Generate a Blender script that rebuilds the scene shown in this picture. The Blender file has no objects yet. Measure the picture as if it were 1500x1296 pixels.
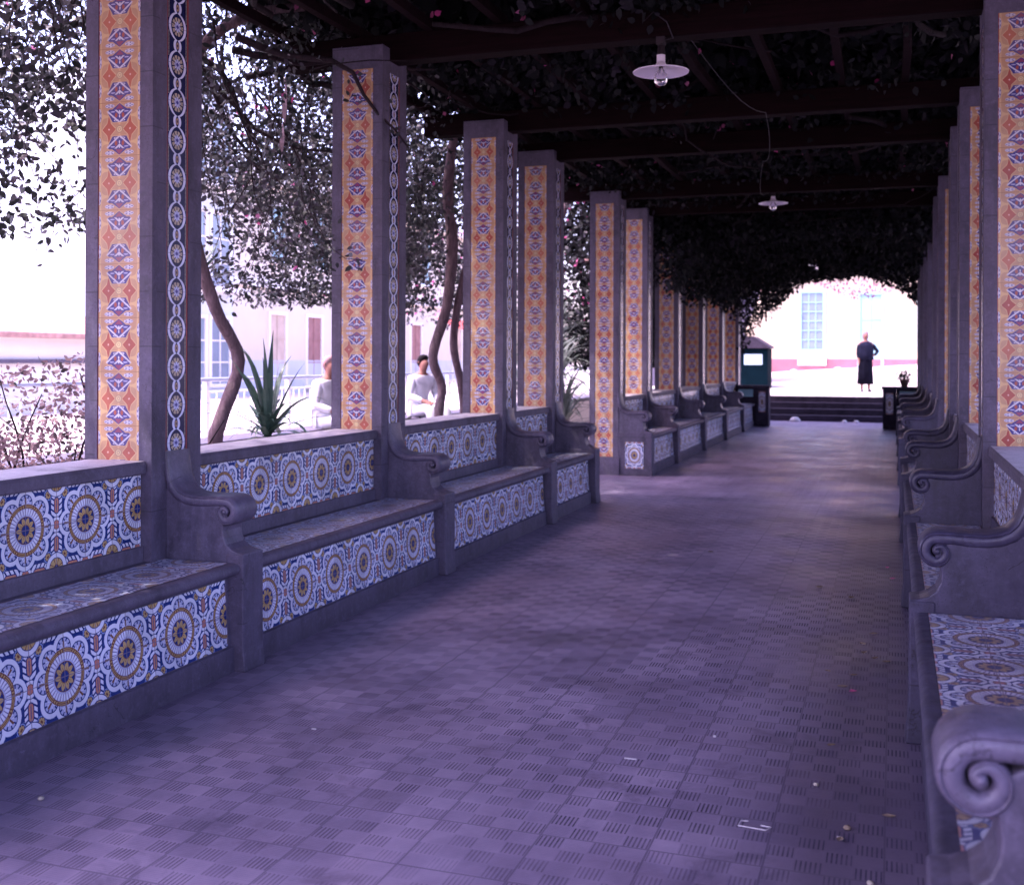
import bpy, math, random
import numpy as np
from mathutils import Vector, Matrix, noise as mnoise

random.seed(7); np.random.seed(7)
C = bpy.context.scene.collection
sc = bpy.context.scene
R = math.radians

# ------------------------------------------------------------------ node helpers
class N:
    """a float socket with arithmetic, so patterns can be written as formulas"""
    def __init__(s, nt, o): s.nt, s.o = nt, o
    def m(s, op, *a, clamp=False):
        n = s.nt.nodes.new('ShaderNodeMath'); n.operation = op; n.use_clamp = clamp
        for i, v in enumerate((s,) + a):
            if isinstance(v, N): s.nt.links.new(v.o, n.inputs[i])
            else: n.inputs[i].default_value = float(v)
        return N(s.nt, n.outputs[0])
    def const(s, v):
        n = s.nt.nodes.new('ShaderNodeValue'); n.outputs[0].default_value = v
        return N(s.nt, n.outputs[0])
    def __add__(s, b): return s.m('ADD', b)
    __radd__ = __add__
    def __sub__(s, b): return s.m('SUBTRACT', b)
    def __rsub__(s, b): return s.m('MULTIPLY', -1.0).m('ADD', b)
    def __mul__(s, b): return s.m('MULTIPLY', b)
    __rmul__ = __mul__
    def __truediv__(s, b): return s.m('DIVIDE', b)
    def lt(s, b): return s.m('LESS_THAN', b)
    def gt(s, b): return s.m('GREATER_THAN', b)
    def abs(s): return s.m('ABSOLUTE')
    def mx(s, b): return s.m('MAXIMUM', b)
    def mn(s, b): return s.m('MINIMUM', b)
    def sin(s): return s.m('SINE')
    def cos(s): return s.m('COSINE')
    def sqrt(s): return s.m('SQRT')
    def pw(s, b): return s.m('POWER', b)
    def fl(s): return s.m('FLOOR')
    def fr(s): return s.m('FRACT')
    def at2(s, b): return s.m('ARCTAN2', b)
    def band(s, a, b): return s.gt(a) * s.lt(b)
def hyp(a, b): return (a * a + b * b).sqrt()

def mixc(nt, fac, a, b, mode='MIX'):
    n = nt.nodes.new('ShaderNodeMix'); n.data_type = 'RGBA'; n.blend_type = mode
    if isinstance(fac, N): nt.links.new(fac.o, n.inputs[0])
    else: n.inputs[0].default_value = fac
    for i, v in ((6, a), (7, b)):
        if isinstance(v, (tuple, list)): n.inputs[i].default_value = (*v[:3], 1)
        elif isinstance(v, N): nt.links.new(v.o, n.inputs[i])
        else: nt.links.new(v, n.inputs[i])
    return n.outputs[2]
def newmat(name):
    m = bpy.data.materials.new(name); m.use_nodes = True
    return m, m.node_tree, m.node_tree.nodes['Principled BSDF']
def xyz(nt, sock):
    n = nt.nodes.new('ShaderNodeSeparateXYZ'); nt.links.new(sock, n.inputs[0])
    return [N(nt, n.outputs[i]) for i in range(3)]
def comb(nt, x, y, z=0.0):
    n = nt.nodes.new('ShaderNodeCombineXYZ')
    for i, v in enumerate((x, y, z)):
        if isinstance(v, N): nt.links.new(v.o, n.inputs[i])
        else: n.inputs[i].default_value = v
    return n.outputs[0]
def pos(nt): return nt.nodes.new('ShaderNodeNewGeometry').outputs['Position']
def uv(nt): return nt.nodes.new('ShaderNodeTexCoord').outputs['UV']
def noise(nt, vec, scale, detail=4, rough=.55, dist=0):
    n = nt.nodes.new('ShaderNodeTexNoise'); n.inputs['Scale'].default_value = scale
    n.inputs['Detail'].default_value = detail; n.inputs['Roughness'].default_value = rough
    n.inputs['Distortion'].default_value = dist
    if vec is not None: nt.links.new(vec, n.inputs['Vector'])
    return N(nt, n.outputs['Fac'])
def scalev(nt, vec, s):
    n = nt.nodes.new('ShaderNodeVectorMath'); n.operation = 'MULTIPLY'
    nt.links.new(vec, n.inputs[0]); n.inputs[1].default_value = s
    return n.outputs[0]
def ramp(nt, fac, stops):
    n = nt.nodes.new('ShaderNodeValToRGB'); nt.links.new(fac.o, n.inputs[0])
    els = n.color_ramp.elements
    while len(els) < len(stops): els.new(.5)
    for e, (p, c) in zip(els, stops):
        e.position = p; e.color = (*c, 1) if len(c) == 3 else c
    return n.outputs[0]
def bump(nt, bs, h, strength=.3, dist=.01):
    n = nt.nodes.new('ShaderNodeBump'); n.inputs['Strength'].default_value = strength
    n.inputs['Distance'].default_value = dist
    nt.links.new(h.o if isinstance(h, N) else h, n.inputs['Height'])
    nt.links.new(n.outputs[0], bs.inputs['Normal'])
def mapr(nt, v, a, b, c, d):
    n = nt.nodes.new('ShaderNodeMapRange'); nt.links.new(v.o, n.inputs[0])
    for i, q in enumerate((a, b, c, d)): n.inputs[i + 1].default_value = q
    return N(nt, n.outputs[0])
def setc(nt, bs, c, rough=.7, spec=.5):
    if isinstance(c, (tuple, list)): bs.inputs['Base Color'].default_value = (*c, 1)
    else: nt.links.new(c, bs.inputs['Base Color'])
    if isinstance(rough, N): nt.links.new(rough.o, bs.inputs['Roughness'])
    else: bs.inputs['Roughness'].default_value = rough
    bs.inputs['Specular IOR Level'].default_value = spec

# ------------------------------------------------------------------ materials
def mat_stone(name, base, joints=True, rough=.62, sunlit_top=False):
    m, nt, bs = newmat(name); p = pos(nt)
    n1 = noise(nt, p, 2.2, 5, .6); n2 = noise(nt, p, 14, 4, .6)
    st = noise(nt, scalev(nt, p, (9, 9, .9)), 1.6, 4, .6)
    f = mapr(nt, n1 * .42 + n2 * .25 + st * .33, .36, .64, 0, 1)
    d = tuple(c * .50 for c in base); l = tuple(min(1, c * 1.42) for c in base)
    col = ramp(nt, f, [(0, d), (.45, base), (1, l)])
    n3 = noise(nt, p, 60, 3, .7)
    col = mixc(nt, mapr(nt, n3, .35, .75, 0, .5), col, tuple(c * .6 for c in base))
    x, y, z = xyz(nt, p)
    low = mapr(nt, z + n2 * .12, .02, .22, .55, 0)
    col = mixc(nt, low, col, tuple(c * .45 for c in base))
    # pale lime scars
    scar = mapr(nt, noise(nt, scalev(nt, p, (1, 1, 2.5)), 6.5, 6, .75), .66, .72, 0, .45)
    col = mixc(nt, scar, col, tuple(min(1, c * 2.1) for c in base))
    if sunlit_top:  # sunlight painted in: up-facing faces get a pale colour
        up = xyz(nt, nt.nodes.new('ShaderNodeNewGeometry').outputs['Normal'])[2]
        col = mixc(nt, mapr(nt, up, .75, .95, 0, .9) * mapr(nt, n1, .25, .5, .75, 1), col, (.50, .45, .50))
    # dark weathering blotches and hairline cracks
    bl = mapr(nt, noise(nt, scalev(nt, p, (1, 1, .6)), 3.7, 6, .7, .4), .52, .68, 0, .6)
    col = mixc(nt, bl, col, tuple(c * .38 for c in base))
    vc = nt.nodes.new('ShaderNodeTexVoronoi'); vc.feature = 'DISTANCE_TO_EDGE'; vc.inputs['Scale'].default_value = 2.3
    wv = nt.nodes.new('ShaderNodeVectorMath'); wv.operation = 'ADD'
    nt.links.new(p, wv.inputs[0]); nt.links.new(comb(nt, (n2 - .5) * .16, (n1 - .5) * .4, (n2 - .5) * .14), wv.inputs[1])
    nt.links.new(wv.outputs[0], vc.inputs['Vector'])
    crk = N(nt, vc.outputs['Distance']).lt(.0035) * noise(nt, p, 1.9, 2).gt(.56)
    col = mixc(nt, crk * .7, col, tuple(c * .2 for c in base))
    vp = nt.nodes.new('ShaderNodeTexVoronoi'); vp.inputs['Scale'].default_value = 85; nt.links.new(p, vp.inputs['Vector'])
    pit = N(nt, vp.outputs['Distance']).lt(.22) * noise(nt, p, 8, 3).gt(.50)
    col = mixc(nt, pit * .55, col, tuple(c * .35 for c in base))
    n4 = noise(nt, p, 26, 5, .75)
    col = mixc(nt, mapr(nt, n4, .52, .72, 0, .5), col, tuple(min(1, c * 1.7) for c in base))
    h = n2 * .6 + n3 * .25 - crk * .5 - pit * .5 + n4 * .35
    if joints:
        j = ((z / .286 + .13).fr() - .5).abs().gt(.488)
        jn = j * noise(nt, p, 3, 2).gt(.47)
        col = mixc(nt, jn * .6, col, tuple(c * .35 for c in base))
        h = h - jn * .5
    setc(nt, bs, col, mapr(nt, n2, .3, .7, rough - .12, rough + .12), .4)
    bump(nt, bs, h, .45, .006)
    return m

def grime(nt, col, amt=.35):
    p = pos(nt)
    g = mapr(nt, noise(nt, p, 5, 5, .65), .45, .75, 0, amt)
    return mixc(nt, g, col, (.06, .05, .075))

def mat_medallion(name, S=.40, dull=0.0):
    m, nt, bs = newmat(name); u, v, _ = xyz(nt, uv(nt))
    x = (u / S + .5).fr() - .5; y = (v / S + .5).fr() - .5
    # hand-painted wobble
    wob = noise(nt, uv(nt), 55, 2) - .5
    x = x + wob * .012; y = y - wob * .010
    a = x.abs(); b = y.abs(); r = hyp(x, y); ang = y.at2(x)
    M = a.mx(b); L = a.mn(b)
    navy = (.007, .028, .17); white = (.74, .76, .88); lav = (.46, .49, .70)
    yel = (.52, .36, .15); brn = (.17, .06, .038); pink = (.55, .20, .15); lb = (.26, .36, .68)
    # ground with leaf specks
    vo = nt.nodes.new('ShaderNodeTexVoronoi'); vo.inputs['Scale'].default_value = 17
    vo.inputs['Randomness'].default_value = .85
    nt.links.new(comb(nt, M, L, 0.3), vo.inputs['Vector'])
    sp = N(nt, vo.outputs['Distance'])
    col = mixc(nt, sp.lt(.33), navy, lb)
    col = mixc(nt, sp.lt(.25), col, white)
    ch = nt.nodes.new('ShaderNodeSeparateColor'); nt.links.new(vo.outputs['Color'], ch.inputs[0])
    rnd = N(nt, ch.outputs[0])
    col = mixc(nt, sp.lt(.22) * rnd.gt(.72), col, pink)
    col = mixc(nt, rnd.lt(.25) * sp.gt(.15), col, navy)
    # hairpin motif
    dh = hyp(M - .5, ((L - .225).abs() - .055).mx(0))
    tick = (L * 150).sin() * .5 + .5
    col = mixc(nt, dh.lt(.098), col, navy)
    col = mixc(nt, dh.band(.045, .09) * ((L * 95 + M * 60).sin().gt(-.45)), col, white)
    col = mixc(nt, dh.lt(.04), col, navy)
    col = mixc(nt, dh.band(.008, .032), col, pink)
    col = mixc(nt, dh.band(.016, .024) * tick.gt(.35), col, yel)
    # side dot
    ds = hyp(M - .5, L)
    col = mixc(nt, ds.lt(.098), col, navy)
    col = mixc(nt, ds.lt(.088), col, white)
    col = mixc(nt, ds.lt(.055), col, brn)
    col = mixc(nt, ds.lt(.046), col, pink)
    # little yellow flower on the diagonal
    df = hyp(M - .365, L - .355); af = (L - .355).at2(M - .365)
    col = mixc(nt, df.lt(.066), col, navy)
    col = mixc(nt, df.lt(.058), col, lb)
    col = mixc(nt, df.lt(.048), col, navy)
    col = mixc(nt, df.lt((af * 4).cos().abs() * .02 + .024), col, yel)
    col = mixc(nt, df.lt(.013), col, brn)
    # corner rosette
    dc = hyp(M - .5, L - .5); ac = (L - .5).at2(M - .5)
    col = mixc(nt, dc.lt(.178), col, navy)
    col = mixc(nt, dc.lt(.168), col, white)
    col = mixc(nt, dc.lt(.118), col, navy)
    col = mixc(nt, dc.lt(.108), col, yel)
    col = mixc(nt, dc.lt(.108) * ((ac * 12).sin().gt(.72)), col, brn)
    col = mixc(nt, dc.lt(.04), col, brn)
    col = mixc(nt, dc.lt(.03), col, navy)
    # big eight-lobed flower
    q = math.pi / 8
    loc = ((ang + q + 2 * math.pi) / (2 * q)).fr() * (2 * q) - q
    dl = hyp(r * loc.cos() - .300, r * loc.sin())
    inn = r.lt(.30)
    col = mixc(nt, dl.lt(.166), col, navy)
    col = mixc(nt, dl.lt(.159), col, lb)
    col = mixc(nt, dl.lt(.156), col, white)
    col = mixc(nt, dl.lt(.108), col, navy)
    col = mixc(nt, dl.lt(.097), col, lav)
    la = (r * loc.sin()).at2(r * loc.cos() - .300)
    col = mixc(nt, dl.band(.062, .1) * ((la * 9).sin().gt(.55)), col, navy)
    col = mixc(nt, dl.lt(.062) * ((la * 9).sin().gt(.2)), col, white)
    col = mixc(nt, loc.abs().lt(.035) * r.band(.30, .37), col, brn)
    # rings
    col = mixc(nt, r.lt(.296), col, brn)
    dash = (ang * 8 + 1.57).cos()
    col = mixc(nt, r.band(.256, .284) * dash.gt(-.35), col, yel)
    col = mixc(nt, r.band(.264, .276) * dash.gt(-.35), col, brn)
    col = mixc(nt, r.band(.258, .284) * dash.lt(-.45) * ((ang * 48).cos().gt(.1)), col, yel)
    col = mixc(nt, r.lt(.250), col, (.20, .17, .34))
    col = mixc(nt, r.lt(.246) * ((ang * 34).cos().gt(-.62)), col, white)
    col = mixc(nt, r.lt(.178), col, lav)
    col = mixc(nt, r.lt(.158), col, brn)
    col = mixc(nt, r.lt(.148), col, navy)
    col = mixc(nt, r.lt((ang * 5).cos().abs() * .055 + .088), col, yel)
    col = mixc(nt, r.lt(.10) * ((ang * 20).cos().gt(.8)), col, brn)
    col = mixc(nt, r.lt(.066), col, brn)
    col = mixc(nt, r.lt(.058), col, navy)
    # tile joints, half a motif apart
    j = ((a - .25).abs() - .25).abs().mn(((b - .25).abs() - .25).abs())
    col = mixc(nt, j.lt(.0055) * .8, col, (.20, .17, .23))
    tv = nt.nodes.new('ShaderNodeTexWhiteNoise'); tv.noise_dimensions = '2D'
    nt.links.new(comb(nt, (u / S * 2).fl(), (v / S * 2).fl()), tv.inputs['Vector'])
    tone = mapr(nt, N(nt, tv.outputs['Value']), 0, 1, .74, 1.0)
    col = mixc(nt, 1.0, col, comb(nt, tone, tone, tone * .98 + .02), 'MULTIPLY')
    chip = noise(nt, uv(nt), 38, 4, .7).gt(.70) * noise(nt, uv(nt), 6, 2).gt(.52)
    col = mixc(nt, chip * .8, col, (.22, .16, .15))
    col = grime(nt, col, .22 + dull)
    if dull: col = mixc(nt, dull, col, (.27, .25, .42))
    setc(nt, bs, col, .24 + dull * .4, .5)
    tl = N(nt, tv.outputs['Value']); hh = noise(nt, uv(nt), 18, 2) * .6 - j.lt(.006) * .8 + (tl - .5) * (u / S * 2).fr() * 2.2 + ((tl * 7).fr() - .5) * (v / S * 2).fr() * 2.2
    bump(nt, bs, hh, .22, .004)
    return m

def mat_crown_tile(name, H=.283):
    m, nt, bs = newmat(name); u, v, _ = xyz(nt, uv(nt))
    wob = noise(nt, uv(nt), 60, 2) - .5
    x = u / H + wob * .012; y = (v / H + .5).fr() - .5 + wob * .012
    a = x.abs(); b = y.abs(); ang = y.at2(x); r = hyp(x, y)
    och = (.47, .265, .145); red = (.33, .06, .045); blue = (.035, .028, .19); wht = (.56, .54, .64)
    tv = nt.nodes.new('ShaderNodeTexWhiteNoise'); tv.noise_dimensions = '3D'
    px, py, pz = xyz(nt, pos(nt))
    nt.links.new(comb(nt, (v / H + 100.5).fl(), py.fl(), px.fl()), tv.inputs['Vector'])
    rv = N(nt, tv.outputs['Value'])
    col = mixc(nt, .0, och, och)
    # orange outline network
    inner = (a * 7.5).sin() * (b * 6.5).cos()
    col = mixc(nt, inner.band(-.15, .12) * .55, col, (.72, .50, .22))
    # edge palmettes (white with blue specks)
    for (cx, cy, rx, ry) in ((.215, .435, .095, .035), (.44, .27, .035, .115)):
        d = hyp((a - cx) / rx, (b - cy) / ry)
        da = ((b - cy) / ry).at2((a - cx) / rx)
        col = mixc(nt, d.lt(1.25), col, (.42, .24, .14))
        col = mixc(nt, d.lt(1.08), col, wht)
        col = mixc(nt, d.band(.35, .95) * ((da * 5).cos().gt(.45)), col, blue)
    # red four-point stars
    da_ = (a - .232).abs()
    dx = (da_ / .150 + b / .150).mn(da_ / .062 + b / .29)
    dxo = (da_ / .170 + b / .170).mn(da_ / .078 + b / .32)
    col = mixc(nt, dxo.lt(1.0), col, (.62, .42, .22))
    redv = mixc(nt, rv, red, (.46, .12, .06))
    col = mixc(nt, dx.lt(1.0), col, redv)
    star = da_ + b
    col = mixc(nt, star.lt(.022), col, (.7, .45, .35))
    # blue crowns
    w1 = b * .60 + .075                       # widening from the centre outwards
    w2 = (.480 - b) * 1.50                    # closing to the tip
    wt = w1.mn(w2 + ((b - .34).abs().lt(.03)) * .06)
    body = a.lt(wt + .02) * b.gt(.115)
    col = mixc(nt, body, col, (.56, .36, .20))
    sh = a.lt(wt) * b.gt(.130)
    col = mixc(nt, sh, col, blue)
    s1 = ((a * 30 - b * 38).sin()).gt(.74) * b.lt(.36)
    col = mixc(nt, sh * s1, col, wht)
    s2 = hyp((a - .075) / .03, (b - .26) / .045).lt(1)
    col = mixc(nt, sh * s2, col, red)
    s3 = hyp((a - .075) / .05, (b - .165) / .018).band(.55, 1.0)
    col = mixc(nt, s3, col, wht)
    s4 = hyp(a / .016, (b - .33) / .022).lt(1) + hyp(a / .014, (b - .24) / .03).lt(1)
    col = mixc(nt, s4, col, wht)
    col = mixc(nt, a.lt((.47 - b) * .9) * b.gt(.375), col, (.22, .03, .10))
    wing = hyp((a - .15) / .05, (b - .325) / .012).lt(1)
    col = mixc(nt, wing, col, (.40, .40, .66))
    # centre eye
    col = mixc(nt, r.lt(.082), col, och)
    col = mixc(nt, r.lt(.066), col, (.28, .2, .14))
    col = mixc(nt, r.lt(.056), col, (.66, .50, .25))
    col = mixc(nt, r.band(.022, .033), col, (.3, .2, .15))
    # joints and per-tile tone
    j = b.gt(.494)
    col = mixc(nt, j * .75, col, (.25, .13, .06))
    col = mixc(nt, rv * .18, col, (.50, .40, .30))
    edge = a.gt(.452)
    col = mixc(nt, edge, col, (.30, .05, .05))
    col = grime(nt, col, .3)
    setc(nt, bs, col, .26, .5)
    bump(nt, bs, noise(nt, uv(nt), 20, 2) * .6 - j * .6, .12, .004)
    return m

def mat_chain(name, H=.2027):
    m, nt, bs = newmat(name); u, v, _ = xyz(nt, uv(nt))
    x = u / H; y = (v / H + .5).fr() - .5; a = x.abs(); b = y.abs()
    navy = (.010, .012, .06); lav = (.66, .68, .86); tan = (.46, .38, .28)
    e1 = (1.0 - (b / .365).pw(2)).mx(0).sqrt() * .365
    e2 = (1.0 - ((.5 - b) / .175).pw(2)).mx(0).sqrt() * .155
    w = e1.mx(e2 * b.gt(.3))
    col = mixc(nt, ((v * 900).sin().gt(.1)) * a.band(.36, .405) * b.gt(.16), navy, tan)
    col = mixc(nt, (a - w + .03).abs().lt(.062), col, (.02, .025, .16))
    col = mixc(nt, (a - w + .03).abs().lt(.050), col, lav)
    r = hyp(x, y); ang = y.at2(x)
    col = mixc(nt, r.lt(.27), col, navy)
    col = mixc(nt, r.band(.13, .245) * ((ang * 5).cos().abs().gt(.42)), col, tan)
    col = mixc(nt, r.lt(.12), col, (.34, .36, .62))
    col = mixc(nt, r.lt(.15) * ((ang * 4).cos().abs().gt(.85)), col, lav)
    col = mixc(nt, r.lt(.05), col, (.08, .07, .3))
    d2 = hyp(x / .055, (.5 - b) / .09)
    col = mixc(nt, d2.lt(1), col, (.42, .27, .16))
    col = mixc(nt, d2.lt(.45), col, navy)
    col = mixc(nt, a.gt(.425), col, (.30, .07, .06))
    j = b.lt(.006)
    col = mixc(nt, j * .8, col, (.06, .05, .1))
    col = grime(nt, col, .3)
    setc(nt, bs, col, .26, .5)
    return m

def mat_floor():
    m, nt, bs = newmat('basketweave_paving'); p = pos(nt); X, Y, Z = xyz(nt, p)
    Q = .0925
    wn = noise(nt, p, 1.3, 4, .6)
    gx = (X + .022) / Q; gy = Y / Q
    ix = gx.fl(); iy = gy.fl(); fx = gx - ix; fy = gy - iy
    par = (((ix + iy) * .5).fr()).gt(.25)
    inb = (fx - .5).abs().lt(.44) * (fy - .5).abs().lt(.44)
    bars = ((fx * 6).fr() - .5).abs()
    lines = ((fy * 8).fr() - .5).abs()
    wear = mapr(nt, noise(nt, p, 1.1, 5, .65), .42, .66, 1, .22)
    wear2 = mapr(nt, noise(nt, p, 7, 3, .6), .35, .65, .55, 1)
    gb = bars.lt(.21) * par * inb * wear * wear2
    gl = lines.lt(.20) * (1.0 - par) * inb * wear * wear2
    jx = ((gx * .25).fr() - .5).abs().gt(.490); jy = ((gy * .25).fr() - .5).abs().gt(.490)
    jn = jx.mx(jy)
    tv = nt.nodes.new('ShaderNodeTexWhiteNoise'); tv.noise_dimensions = '2D'
    nt.links.new(comb(nt, ix, iy), tv.inputs['Vector'])
    rv = N(nt, tv.outputs['Value'])
    t2 = nt.nodes.new('ShaderNodeTexWhiteNoise'); t2.noise_dimensions = '2D'
    nt.links.new(comb(nt, (gx * .25 + .5).fl(), (gy * .25 + .5).fl()), t2.inputs['Vector'])
    rt = N(nt, t2.outputs['Value'])
    f = mapr(nt, wn * .5 + noise(nt, p, .35, 3) * .3 + rv * .05 + rt * .10 + noise(nt, p, 11, 5, .7) * .16, .40, .70, 0, 1)
    col = ramp(nt, f, [(0, (.140, .112, .172)), (.4, (.255, .200, .298)), (1, (.42, .335, .455))])
    # worn, paler joints and dark grooves packed with dirt
    col = mixc(nt, par * .05, col, (.10, .08, .16))
    col = mixc(nt, gb * .92, col, (.018, .015, .034))
    col = mixc(nt, gl * .42, col, (.07, .055, .11))
    col = mixc(nt, jn * .65, col, (.06, .05, .09))
    # stains
    st = mapr(nt, noise(nt, p, 2.7, 6, .7, .6), .55, .70, 0, .65)
    col = mixc(nt, st, col, (.075, .055, .10))
    warm = mapr(nt, noise(nt, p, .8, 3), .5, .7, 0, .35)
    col = mixc(nt, warm, col, (.18, .12, .175))
    dust = mapr(nt, noise(nt, p, 42, 4, .7), .62, .78, 0, .30)
    col = mixc(nt, dust, col, (.33, .27, .38))
    # darker towards the foot of the benches, more so on the right
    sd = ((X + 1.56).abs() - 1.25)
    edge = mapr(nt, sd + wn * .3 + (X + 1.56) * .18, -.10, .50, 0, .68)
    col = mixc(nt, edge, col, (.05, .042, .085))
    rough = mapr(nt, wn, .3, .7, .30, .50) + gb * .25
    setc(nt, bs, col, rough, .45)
    h = noise(nt, p, 45, 3, .6) * .22 - gb * 1.0 - gl * .55 - jn * .5 + rt * .12
    bump(nt, bs, h, .8, .006)
    return m

def mat_plain(name, c, rough=.75, var=.25, scale=6, spec=.4, bmp=.15):
    m, nt, bs = newmat(name); p = pos(nt)
    n1 = noise(nt, p, scale, 5, .6)
    f = mapr(nt, n1, .3, .7, 0, 1)
    col = ramp(nt, f, [(0, tuple(q * (1 - var) for q in c)), (1, tuple(min(1, q * (1 + var)) for q in c))])
    setc(nt, bs, col, rough, spec)
    if bmp: bump(nt, bs, noise(nt, p, scale * 6, 3), bmp, .01)
    return m

def mat_wood(name, c):
    m, nt, bs = newmat(name); p = pos(nt)
    n1 = noise(nt, scalev(nt, p, (1.2, 14, 14)), 2, 5, .65)
    f = mapr(nt, n1, .3, .7, 0, 1)
    col = ramp(nt, f, [(0, tuple(q * .5 for q in c)), (1, tuple(q * 1.5 for q in c))])
    setc(nt, bs, col, .85, .08); bump(nt, bs, n1, .4, .01)
    return m

def mat_leaf(name, cols, rough=.5, trans=.25):
    m, nt, bs = newmat(name)
    g = nt.nodes.new('ShaderNodeNewGeometry')
    rnd = N(nt, g.outputs['Random Per Island'])
    big = noise(nt, g.outputs['Position'], 1.6, 2)
    f = (rnd * .75 + mapr(nt, big, .35, .65, 0, .3)).m('MINIMUM', 1.0)
    col = ramp(nt, f, [(i / (len(cols) - 1), c) for i, c in enumerate(cols)])
    setc(nt, bs, col, rough, .12 if not trans else .4)
    if trans:
        tr = nt.nodes.new('ShaderNodeBsdfTranslucent'); nt.links.new(col, tr.inputs[0])
        mx = nt.nodes.new('ShaderNodeMixShader'); mx.inputs[0].default_value = trans
        out = nt.nodes['Material Output']
        nt.links.new(bs.outputs[0], mx.inputs[1]); nt.links.new(tr.outputs[0], mx.inputs[2])
        nt.links.new(mx.outputs[0], out.inputs[0])
    return m

def mat_bark(name, c):
    m, nt, bs = newmat(name); p = pos(nt)
    n1 = noise(nt, scalev(nt, p, (10, 10, 2.2)), 2.5, 6, .7, .8)
    f = mapr(nt, n1, .3, .7, 0, 1)
    col = ramp(nt, f, [(0, tuple(q * .45 for q in c)), (.55, c), (1, tuple(min(1, q * 1.5) for q in c))])
    setc(nt, bs, col, .85, .2); bump(nt, bs, n1, .8, .02)
    return m

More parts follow.
